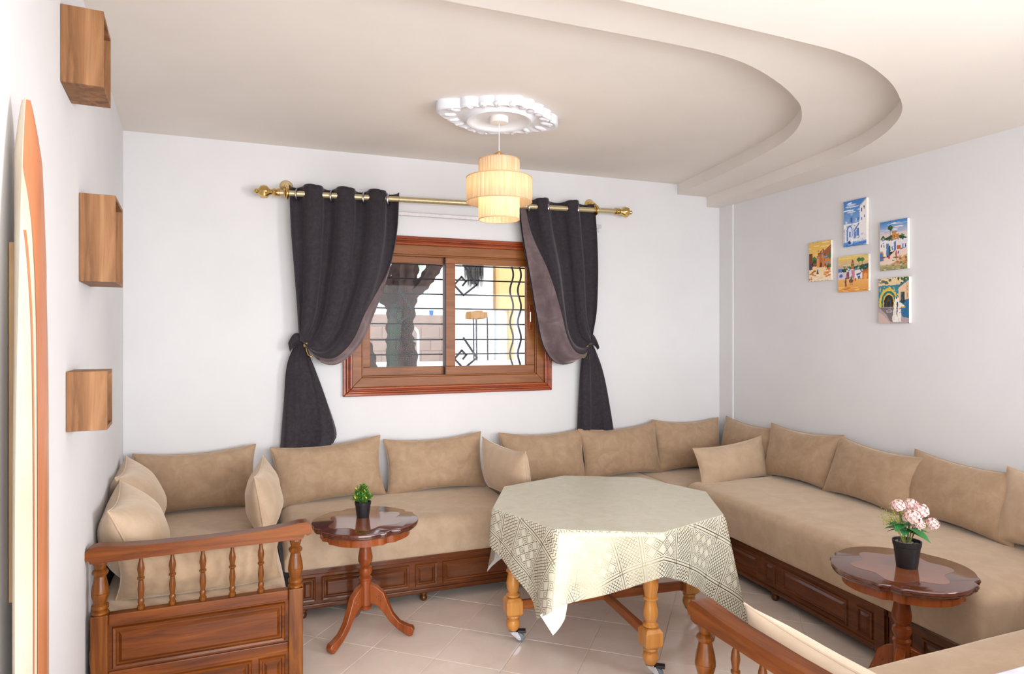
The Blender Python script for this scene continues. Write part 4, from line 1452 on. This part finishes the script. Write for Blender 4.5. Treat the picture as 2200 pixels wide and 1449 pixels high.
def sofa_frame(label, loc, rz, L, depth, panels, feet, mat, posts=()):
    th = thing('sofa_frame', label, 'sofa frame', loc, rz, 'carved walnut sofa frames')
    z0, z1 = 0.05, 0.262
    m = MB()
    m.box(0, L, 0.0, 0.03, z0, z1)
    m.build('front_board', mat, th, smooth=0, bevel=0.004)
    MB().box(0, L, -0.008, 0.032, z1 - 0.032, z1).build('top_rail', mat, th, smooth=0, bevel=0.006)
    MB().box(0, L, -0.008, 0.032, z0, z0 + 0.026).build('bottom_rail', mat, th, smooth=0, bevel=0.006)
    MB().box(0, L, 0.032, depth, z0 + 0.06, z1 - 0.005).build('carcass', mat, th, smooth=0)
    for a, c in panels:
        raised_panel(th, mat, a, c, z0 + 0.038, z1 - 0.046)
    for a, c in posts:
        MB().box(a, c, -0.014, 0.03, z0, z1).build('corner_stile', mat, th, smooth=0, bevel=0.003)
    f0 = None
    for x in feet:
        for y in (0.022, depth - 0.05):
            if f0 is None:
                f0 = MB().lathe(FOOT, seg=14).build('foot', mat, th)
                f0.location = (x, y, 0)
            else:
                share(f0, th, (x, y, 0))
    return th


bp = []
x = 0.155
for k in range(4):
    bp += [(x - 0.19, x + 0.128 - 0.19), (x + 0.158 - 0.19, x + 0.628 - 0.19)]
    x += 0.659
bp = [(max(0.01, a), c) for a, c in bp if c < 2.44 and c - max(0.01, a) > 0.06]
sofa_frame('carved walnut sofa base under the window seat along the back wall', (0.19, 3.625, 0), 0, 2.45, 0.70, bp, (0.03, 0.68, 1.34, 1.95, 2.4), M_WOODD)
# right sofa: local x runs towards the camera
ang = math.atan2(-1.0, -0.0735)
rp_pan = [(0.03, 0.125), (0.16, 0.605), (0.655, 0.752), (0.804, 1.27), (1.324, 1.42)]
sofa_frame('carved walnut sofa base under the right sofa, far section', (2.752, 3.652, 0), ang, 1.495, 0.72, rp_pan, (0.05, 0.72, 1.44), M_WOODD, posts=((1.442, 1.492),))
sofa_frame('carved walnut sofa base of the right sofa behind the near round table', (2.64, 2.15, 0), ang, 0.50, 0.70, [(0.03, 0.12), (0.17, 0.47)], (0.04, 0.46), M_WOODD, posts=())

# ------------------------------------------------------------------ benches with turned end rails
POSTP = [(0.024, 0), (0.030, 0.004), (0.030, 0.010), (0.024, 0.014), (0.030, 0.022), (0.030, 0.030), (0.022, 0.036), (0.024, 0.042), (0.031, 0.062), (0.031, 0.066), (0.0295, 0.068), (0.031, 0.07), (0.028, 0.09), (0.021, 0.116), (0.020, 0.122), (0.027, 0.128), (0.029, 0.135), (0.024, 0.141), (0.018, 0.144), (0.022, 0.154), (0.025, 0.164), (0.022, 0.172)]
SPIN = [(0.014, 0), (0.016, 0.006), (0.016, 0.014), (0.011, 0.018), (0.014, 0.026), (0.014, 0.032), (0.010, 0.038), (0.013, 0.056), (0.0145, 0.066), (0.012, 0.084), (0.010, 0.096), (0.0155, 0.100), (0.0155, 0.105), (0.011, 0.108), (0.012, 0.116), (0.0155, 0.132), (0.013, 0.146), (0.008, 0.160), (0.007, 0.176)]


def bench(label, loc, rz, L, length, label_rail):
    """end panel along local x between post centres 0..L, bench running in local +y"""
    th = thing('bench_frame', label, 'bench', loc, rz, 'benches with turned spindle rails')
    hw = 0.028
    for x in (0, L):
        MB().box(x - hw, x + hw, -hw, hw, 0, 0.474).build('post', M_WOODZ, th, smooth=0, bevel=0.004)
        o = MB().lathe(POSTP, seg=20).build('turned_post', M_WOODZ, th, smooth=35)
        o.location = (x, 0, 0.472)
        o.scale = (0.95, 0.95, 1.16)
    d0 = L / 6.5
    s0 = None
    for k in range(5):
        x = d0 * 1.25 + k * d0
        if s0 is None:
            s0 = MB().lathe(SPIN, seg=14).build('spindle', M_WOODZ, th, smooth=35)
            s0.location = (x, 0, 0.468)
            s0.scale = (0.82, 0.82, 1.16)
        else:
            share(s0, th, (x, 0, 0.468))
    # scrolled hand rail
    up = [(-0.046, 0.690), (-0.042, 0.712), (-0.028, 0.725), (-0.005, 0.728), (0.06, 0.722), (0.16, 0.717), (L / 2, 0.716), (L - 0.16, 0.720), (L - 0.06, 0.728), (L + 0.01, 0.738), (L + 0.042, 0.738), (L + 0.058, 0.728)]
    lo = [(L + 0.064, 0.706), (L + 0.060, 0.690), (L + 0.046, 0.684), (L + 0.034, 0.690), (L + 0.028, 0.676), (L + 0.01, 0.668), (L - 0.03, 0.672), (L - 0.15, 0.672), (L / 2, 0.670), (0.15, 0.669), (0.03, 0.668), (-0.01, 0.664), (-0.028, 0.668), (-0.032, 0.680), (-0.04, 0.678)]
    MB().prism(up + lo, -0.030, 0.030, 'xzy').build('hand_rail', M_WOOD, th, smooth=35, bevel=0.004)
    MB().box(hw, L - hw, -0.02, 0.02, 0.430, 0.471).build('cross_bar', M_WOOD, th, smooth=0, bevel=0.004)
    MB().box(hw, L - hw, -0.012, 0.014, 0.04, 0.435).build('end_board', M_WOOD, th, smooth=0)
    MB().box(hw, L - hw, -0.02, 0.02, 0.222, 0.262).build('mid_bar', M_WOOD, th, smooth=0, bevel=0.004)
    MB().box(hw, L - hw, -0.02, 0.02, 0.03, 0.08).build('base_bar', M_WOOD, th, smooth=0, bevel=0.004)
    raised_panel(th, M_WOOD, hw + 0.012, L - hw - 0.012, 0.268, 0.424, -0.012, 0.009)
    for a, c in ((0.04, 0.14), (0.165, L - 0.165), (L - 0.14, L - 0.04)):
        raised_panel(th, M_WOOD, a, c, 0.092, 0.212, -0.012, 0.008)
    MB().box(0.0, L - 0.0, 0.028, length, 0.10, 0.262).build('carcass', M_WOODDY, th, smooth=0)
    return th


bench('walnut bench end with five turned spindles and a carved panel, front left', (-0.542, 2.80, 0), R(1.5), 0.683, 1.50, '')
bench('walnut bench end rail with turned spindles cut off at the bottom edge', (1.205, 1.575, 0), R(-90), 0.67, 2.25, '')


# ------------------------------------------------------------------ round side tables
def side_outline(r0, n=256):
    pts = []
    for i in range(n):
        a = 2 * PI * i / n
        # four broad lobes with small shoulders between them
        d = ((a / (PI / 2)) % 1.0)
        d = min(d, 1 - d) * (PI / 2)          # angle from the nearest notch
        r = r0 * (0.895 + 0.085 * math.sin(2 * d) ** 0.8 + 0.036 * math.exp(-((d - 0.15) / 0.07) ** 2))
        pts.append((a, r))
    return pts


def side_table(name, label, loc, rz, leg_rz):
    th = thing(name, label, 'side table', loc, rz, 'round pedestal side tables')
    r0 = 0.268
    O = side_outline(r0)

    def ringpts(s, z):
        return [(r * s * math.cos(a), r * s * math.sin(a), z) for a, r in O]
    n = len(O)
    H = 0.575
    prof = [(0.93, H - 0.030), (0.965, H - 0.028), (0.985, H - 0.022), (0.985, H - 0.018), (1.0, H - 0.013), (1.0, H - 0.006), (0.99, H - 0.001), (0.975, H)]
    vs, fs = [], []
    for s, z in prof:
        vs += ringpts(s, z)
    for k in range(len(prof) - 1):
        for i in range(n):
            j = (i + 1) % n
            fs.append((k * n + i, k * n + j, (k + 1) * n + j, (k + 1) * n + i))
    fs.append(tuple(reversed(range(n))))
    fs.append(tuple((len(prof) - 1) * n + i for i in range(n)))
    top = MB().add(vs, fs).build('table_top', M_MAHOGT, th, smooth=35, fix=False)
    # lighter veneer field with pointed corners
    ip = []
    for i in range(96):
        a = 2 * PI * i / 96
        ip.append(((0.175 + 0.020 * math.cos(6 * a)) * math.cos(a), (0.165 + 0.022 * math.cos(6 * a)) * math.sin(a)))
    MB().prism(ip, H - 0.002, H + 0.0006).build('veneer_field', M_INLAY, top, smooth=0)
    ap = [(0.84 * r * math.cos(a), 0.84 * r * math.sin(a)) for a, r in O]
    MB().prism(ap, H - 0.070, H - 0.029).build('apron', M_MAHOG, th, smooth=35)
    col = [(0.05, 0.508), (0.042, 0.500), (0.030, 0.496), (0.032, 0.488), (0.026, 0.482), (0.024, 0.470), (0.029, 0.430), (0.036, 0.390), (0.035, 0.372), (0.024, 0.352), (0.022, 0.347), (0.032, 0.338), (0.035, 0.322), (0.026, 0.300), (0.024, 0.296), (0.033, 0.288), (0.033, 0.282), (0.029, 0.278), (0.031, 0.18), (0.031, 0.155), (0.024, 0.150), (0.031, 0.143), (0.030, 0.134), (0.018, 0.128)]
    MB().lathe(col, seg=28).build('column', M_MAHOG, th, smooth=35)
    up = [(0.025, 0.262), (0.06, 0.245), (0.095, 0.215), (0.115, 0.165), (0.14, 0.11), (0.175, 0.07), (0.215, 0.052), (0.238, 0.046), (0.246, 0.030), (0.238, 0.006), (0.222, 0.0)]
    lo = [(0.200, 0.012), (0.165, 0.034), (0.125, 0.072), (0.095, 0.115), (0.065, 0.15), (0.025, 0.165)]
    for k in range(3):
        a = leg_rz + k * 2 * PI / 3
        m = MB().prism(up + lo, -0.017, 0.017, 'xzy')
        o = m.build('leg', M_MAHOG, th, smooth=30, bevel=0.004)
        o.rotation_euler = (0, 0, a)
        for s in (-1, 1):
            pts = [(0.075 + 0.017 * t * math.cos(t * 9), s * 0.0175, 0.185 + 0.017 * t * math.sin(t * 9)) for t in [0.25 + 0.75 * q / 24 for q in range(25)]]
            MB().tube(pts, 0.0022, 5).build('carved_scroll', M_MAHOG, o)
            pts = [(0.228 + 0.013 * t * math.cos(t * 8), s * 0.0175, 0.024 + 0.013 * t * math.sin(t * 8)) for t in [0.3 + 0.7 * q / 18 for q in range(19)]]
            MB().tube(pts, 0.0018, 5).build('carved_scroll', M_MAHOG, o)
    return th


def cam2w(X, Z):
    s, c = math.sin(R(21.06)), math.cos(R(21.06))
    return (c * X + s * Z, c * Z - s * X)


t1 = (0.498, 3.330)
side_table('side_table', 'small round mahogany side table holding the yellow flowered plant', (t1[0], t1[1], 0), R(22), R(-22 - 22))
t2 = (2.385, 1.885)
side_table('side_table', 'small round mahogany side table holding the pink flowers', (t2[0], t2[1], 0), R(30), R(62))

# ------------------------------------------------------------------ octagonal table on casters
TX, TY, TH, TR = 1.642, 2.954, 0.660, 0.586
tb = thing('octagonal_table', 'octagonal pine table on turned legs with casters', 'table', (TX, TY, 0), R(-4.9))
octp = [(0.985 * TR * math.cos(k * PI / 4), 0.985 * TR * math.sin(k * PI / 4)) for k in range(8)]
MB().prism(octp, TH - 0.03, TH - 0.003).build('table_top', M_PINE, tb, smooth=0, bevel=0.003)
app = [(0.86 * TR * math.cos(k * PI / 4), 0.86 * TR * math.sin(k * PI / 4)) for k in range(8)]
app2 = [(0.81 * TR * math.cos(k * PI / 4), 0.81 * TR * math.sin(k * PI / 4)) for k in range(8)]
m = MB()
for k in range(8):
    k2 = (k + 1) % 8
    q = [app[k], app[k2], app2[k2], app2[k]]
    vs = [(a, c, TH - 0.10) for a, c in q] + [(a, c, TH - 0.03) for a, c in q]
    m.add(vs, [(0, 1, 2, 3), (7, 6, 5, 4), (0, 4, 5, 1), (1, 5, 6, 2), (2, 6, 7, 3), (3, 7, 4, 0)])
m.build('apron', M_PINE, tb, smooth=0)
LEG1 = [(0.012, 0.058), (0.024, 0.062), (0.033, 0.078), (0.035, 0.094), (0.031, 0.110), (0.024, 0.116), (0.030, 0.120), (0.033, 0.127), (0.030, 0.133), (0.024, 0.136)]
LEG2 = [(0.026, 0.222), (0.034, 0.228), (0.034, 0.236), (0.026, 0.241), (0.023, 0.246), (0.031, 0.268), (0.033, 0.290), (0.028, 0.318), (0.024, 0.336), (0.026, 0.342), (0.034, 0.346), (0.034, 0.352), (0.026, 0.357), (0.029, 0.375), (0.034, 0.40), (0.034, 0.43), (0.031, 0.48), (0.033, 0.52), (0.033, TH - 0.03)]
LR = 0.485
for k in range(4):
    a = k * PI / 2
    x, y = LR * math.cos(a), LR * math.sin(a)
    lg = MB().lathe(LEG1, seg=24).lathe(LEG2, seg=24).build('leg', M_PINE, tb, smooth=35)
    lg.location = (x, y, 0)
    lg.rotation_euler = (0, 0, a)
    # chamfered block
    bl_ = []
    for (s, z) in ((0.030, 0.134), (0.041, 0.146), (0.041, 0.206), (0.030, 0.222)):
        bl_.append((s, z))
    vs = [(sx * s, sy * s, z) for s, z in bl_ for sx, sy in ((-1, -1), (1, -1), (1, 1), (-1, 1))]
    fs = [(q * 4 + i, q * 4 + (i + 1) % 4, (q + 1) * 4 + (i + 1) % 4, (q + 1) * 4 + i) for q in range(3) for i in range(4)] + [(3, 2, 1, 0), (12, 13, 14, 15)]
    MB().add(vs, fs).build('block', M_PINE, lg, smooth=0, bevel=0.005)
    # caster
    cs = bpy.data.objects.new('caster', None)
    COL.objects.link(cs)
    cs.parent = tb
    cs.location = (x, y, 0)
    cs.rotation_euler = (0, 0, R(4.9) + R([-18, -18, -20, -35][k]))
    MB().lathe([(0.022, 0.054), (0.022, 0.058), (0.010, 0.062)], seg=16).build('swivel_plate', M_CHROME, cs)
    fp = [(-0.018, 0.054), (0.022, 0.054), (0.040, 0.022), (0.034, 0.014), (0.024, 0.016)]
    m = MB().prism(fp, -0.016, -0.0135, 'xzy').prism(fp, 0.0135, 0.016, 'xzy').box(-0.018, 0.02, -0.016, 0.016, 0.051, 0.054)
    m.build('fork', M_CHROME, cs, smooth=0)
    m = MB().lathe([(0.016, -0.010), (0.0215, -0.008), (0.0235, 0), (0.0215, 0.008), (0.016, 0.010)], (0.032, 0, 0.0235), 24, 'y')
    m.build('wheel', M_RUBBER, cs)
    MB().lathe([(0.005, -0.018), (0.005, 0.018)], (0.032, 0, 0.0235), 10, 'y').build('axle', M_CHROME, cs)
    MB().box(0.022, 0.062, -0.015, 0.015, 0.048, 0.060).box(0.03, 0.045, -0.008, 0.008, 0.038, 0.05).build('brake_lever', M_BLACKP, cs, smooth=0, bevel=0.002)
# crossed stretchers
MB().box(-LR, LR, -0.011, 0.011, 0.155, 0.200).build('stretcher', M_PINEX, tb, smooth=0, bevel=0.003)
o = MB().box(-LR, -0.011, -0.011, 0.011, 0.155, 0.200).box(0.011, LR, -0.011, 0.011, 0.155, 0.200).build('stretcher', M_PINEX, tb, smooth=0, bevel=0.003)
o.rotation_euler = (0, 0, PI / 2)

# tablecloth: a square of printed vinyl laid with its corners between the legs
CS = 0.765


def oct_r(a):
    k = PI / 4
    b_ = (a % k) - k / 2
    return TR * math.cos(k / 2) / math.cos(b_)


def cloth_mesh():
    NA, NT, ND = 192, 10, 22
    vs, uv = [], []
    for j in range(NT + ND + 1):
        for i in range(NA):
            a = 2 * PI * i / NA
            # square hem with its corners at 45, 135 ... degrees
            rmax = CS / max(abs(math.cos(a)), abs(math.sin(a)))
            ro_ = oct_r(a)
            dc = (a - R(225) + PI) % (2 * PI) - PI
            if -0.12 < dc < 0.7:      # the corner below the fold is turned up
                lim = 0.386 - 0.45 * (dc + 0.1) if dc < 0.08 else 0.305 - 0.14 * (dc - 0.08)
                rmax = min(rmax, ro_ + lim)
            if j <= NT:
                r = ro_ * j / NT
                x, y, z = r * math.cos(a), r * math.sin(a), TH + 0.0015
                vs.append((x, y, z))
                uv.append((r * math.cos(a), r * math.sin(a)))
            else:
                k = (j - NT) / ND
                ex = (rmax - ro_) * k
                r = ro_ + ex
                corner = 0.5 - 0.5 * math.cos(4 * a)         # 1 at cloth corners, 0 at short sides
                vert = 0.5 + 0.5 * math.cos(8 * a)           # 1 at table corners
                fl = 0.035 + 0.13 * vert * corner + 0.02 * (1 - vert)
                wave = (0.012 * math.sin(8 * a + 0.7) + 0.010 * math.sin(16 * a + 2.0)) * (ex / 0.3)
                out = fl * ex + wave * 0.8 + 0.006 * min(1, ex / 0.01)
                # keep the cloth outside the table edge
                rad = ro_ + max(0.006 * min(1, ex / 0.01), out)
                z = TH + 0.0015 - math.sqrt(max(1e-6, ex * ex - (fl * ex) ** 2)) if ex > 0 else TH
                x, y = rad * math.cos(a), rad * math.sin(a)
                vs.append((x, y, z))
                uv.append((r * math.cos(a), r * math.sin(a)))
    fs = []
    for j in range(NT + ND):
        for i in range(NA):
            i2 = (i + 1) % NA
            if j == 0:
                fs.append((0, NA + i, NA + i2))
            else:
                fs.append((j * NA + i, (j + 1) * NA + i, (j + 1) * NA + i2, j * NA + i2))
    me = bpy.data.meshes.new('tablecloth')
    me.from_pydata(vs, [], fs)
    ul = me.uv_layers.new(name='uv')
    for l in me.loops:
        ul.data[l.index].uv = uv[l.vertex_index]
    me.materials.append(M_CLOTH)
    me.polygons.foreach_set('use_smooth', [True] * len(me.polygons))
    me.set_sharp_from_angle(angle=R(50))
    return me


tc_ = bpy.data.objects.new('tablecloth', cloth_mesh())
COL.objects.link(tc_)
tc_.location = (TX, TY, 0)
tc_.rotation_euler = (0, 0, R(-4.9))
FLAP = [[(-0.4935, -0.4366, 0.311), (-0.4599, -0.4359, 0.2573), (-0.4371, -0.4426, 0.2197)], [(-0.4231, -0.4154, 0.338), (-0.397, -0.4021, 0.2734), (-0.3982, -0.4226, 0.24)], [(-0.3508, -0.4051, 0.3823), (-0.3495, -0.3847, 0.3175), (-0.3699, -0.41, 0.2694)]]
def flap(u, v):
    def q(a, t):
        return Vector(a[0]) * ((1 - t) * (1 - 2 * t)) + Vector(a[1]) * (4 * t * (1 - t)) + Vector(a[2]) * (t * (2 * t - 1))
    return tuple(q([q(r_, v) for r_ in FLAP], u))
o = MB().grid(flap, 10, 10).build('turned_corner', M_CLOTH, tc_, smooth=60, fix=False)
o.data.uv_layers.new(name='uv')
if o.data.polygons[40].normal.dot(Vector((-0.5, -0.85, 0.1))) > 0:
    o.data.flip_normals()
tag(tc_, 'champagne vinyl tablecloth with shiny geometric print over the octagonal table', 'tablecloth')


# ------------------------------------------------------------------ potted plants
def pot(parent, r0, r1, h):
    MB().lathe([(r0 * 0.98, 0), (r0, 0.002), (r0 + (r1 - r0) * 0.80, h * 0.80), (r1 * 1.0, h * 0.82), (r1 * 1.04, h), (r1 * 0.95, h), (r1 * 0.92, h * 0.9), (0.002, h * 0.88)], seg=32).build('pot', M_BLACKP, parent, smooth=40)


def leaf_blade(m, p, d, L, w, up, droop=0.3, n=5):
    p, d = Vector(p), Vector(d).normalized()
    s = d.cross(Vector(up))
    if s.length < 1e-4:
        s = d.orthogonal()
    s.normalize()
    nrm = s.cross(d)
    vs, fs = [], []
    for k in range(n + 1):
        t = k / n
        ww = w * math.sin(PI * min(0.98, 0.08 + t * 0.92)) ** 0.8
        c = p + d * L * t - Vector((0, 0, 1)) * droop * L * t * t
        vs += [c - s * ww + nrm * ww * 0.25, c, c + s * ww + nrm * ww * 0.25]
    for k in range(n):
        a = k * 3
        fs += [(a, a + 1, a + 4, a + 3), (a + 1, a + 2, a + 5, a + 4)]
    m.add(vs, fs)


tz = 0.5757
pl = thing('potted_plant', 'small green artificial plant with yellow flowers in a black pot', 'plant', (t1[0] - 0.004, t1[1] + 0.055, tz))
pot(pl, 0.031, 0.0405, 0.078)
rn = random.Random(11)
m, my, mst = MB(), MB(), MB()
for k in range(110):
    a = rn.uniform(0, 2 * PI)
    e = rn.uniform(0.1, 1.45)
    ln = rn.uniform(0.05, 0.088)
    tip = Vector((0.62 * ln * math.cos(a) * math.cos(e), 0.62 * ln * math.sin(a) * math.cos(e), 0.072 + 0.012 + ln * math.sin(e) * 0.95))
    base = Vector((0.012 * math.cos(a), 0.012 * math.sin(a), 0.070))
    mst.tube([base, (base + tip) / 2 + Vector((0, 0, 0.008)), tip], 0.0009, 4)
    for q in range(15):
        t = 0.35 + 0.65 * q / 14
        p = base.lerp(tip, t)
        d = Vector((rn.uniform(-1, 1), rn.uniform(-1, 1), rn.uniform(-0.1, 1)))
        leaf_blade(m, p, d, rn.uniform(0.012, 0.020), rn.uniform(0.0026, 0.0042), (0, 0, 1), 0.1, 2)
    if k % 10 == 0:
        MB().ball(tip, 0.0036, None, None, 6, 4).ball(tip + Vector((0.003, 0, -0.005)), 0.0036, None, None, 6, 4).build('yellow_flower', M_YELLOW, pl, fix=False)
m.build('foliage', M_LEAF2, pl, smooth=0, fix=False, kind='stuff')
mst.build('twigs', M_STEM, pl, smooth=0, fix=False)

fp_ = thing('potted_flowers', 'pink hydrangea-like artificial flowers in a black pot', 'flowers', (t2[0] + 0.022, t2[1] - 0.005, tz))
pot(fp_, 0.038, 0.0505, 0.105)
m = MB()
for k in range(60):
    a, r = rn.uniform(0, 2 * PI), 0.043 * math.sqrt(rn.random())
    m.ball((r * math.cos(a), r * math.sin(a), 0.095), rn.uniform(.003, .006), None, None, 6, 4)
m.build('gravel', M_GRAVEL, fp_, fix=False, kind='stuff')
# camera-right and towards-camera directions in the room
rx_, ry_ = math.cos(R(-33)), math.sin(R(-33))
HEADS = [(-0.032, 0.00, 0.240, 0.027), (0.010, -0.025, 0.203, 0.032), (0.050, 0.0, 0.222, 0.032), (0.024, 0.03, 0.238, 0.026), (0.088, -0.005, 0.176, 0.027), (0.034, -0.03, 0.176, 0.022)]
for (a, d, z, r) in HEADS:
    cx, cy = a * rx_ - d * ry_, a * ry_ + d * rx_
    MB().tube([(0.1 * cx, 0.1 * cy, 0.09), (0.35 * cx, 0.35 * cy, 0.15), (cx, cy, z)], 0.0022, 6).build('stem', M_STEM, fp_)
    m = MB()
    N = 46
    for k in range(N):
        zz = 1 - 2 * (k + .5) / N
        if zz < -0.55:
            continue
        ph = k * 2.39996
        q = math.sqrt(1 - zz * zz)
        n = Vector((q * math.cos(ph), q * math.sin(ph), zz))
        c = Vector((cx, cy, z)) + n * r * rn.uniform(0.86, 1.04)
        s = n.orthogonal().normalized()
        u = n.cross(s)
        rot = rn.uniform(0, 1.5)
        for w in range(4):
            b_ = rot + w * PI / 2
            d1 = s * math.cos(b_) + u * math.sin(b_)
            d2 = s * math.cos(b_ + 0.75) + u * math.sin(b_ + 0.75)
            d0 = s * math.cos(b_ - 0.75) + u * math.sin(b_ - 0.75)
            L = r * 0.27
            m.add([c, c + d0 * L * 0.75 + n * 0.001, c + d1 * L * 1.15 - n * 0.001, c + d2 * L * 0.75 + n * 0.001], [(0, 1, 2, 3)])
    m.ball((cx, cy, z), r * 0.72, None, None, 10, 6)
    m.build('flower_head', M_PINK, fp_, smooth=0, fix=False)
for k in range(13):
    a = k * 2.4
    e = [0.15, 0.35, -0.05, 0.5][k % 4]
    m = MB()
    leaf_blade(m, (0.014 * math.cos(a), 0.014 * math.sin(a), 0.138 + 0.007 * (k % 5)), (math.cos(a), math.sin(a), e), 0.060 + 0.008 * (k % 3), 0.021, (0, 0, 1), 0.35, 6)
    m.build('leaf', M_LEAF, fp_, smooth=60, fix=False)
for (a, d, z) in ((-0.055, 0.0, 0.235), (-0.085, 0.01, 0.185), (-0.07, 0.02, 0.21), (0.05, -0.03, 0.175), (-0.035, 0.01, 0.262)):
    cx, cy = a * rx_ - d * ry_, a * ry_ + d * rx_
    m = MB().tube([(0.1 * cx, 0.1 * cy, 0.09), (0.5 * cx, 0.5 * cy, 0.16), (cx, cy, z)], 0.0014, 5)
    for q in range(44):
        p = Vector((0.5 * cx, 0.5 * cy, 0.16)).lerp(Vector((cx, cy, z)), rn.uniform(0.1, 1.08)) + Vector((rn.uniform(-1, 1), rn.uniform(-1, 1), rn.uniform(-1, 1))) * 0.013
        m.ball(p, rn.uniform(0.0016, 0.003), None, None, 5, 3)
    m.build('sprig', M_SPRIG, fp_, fix=False)
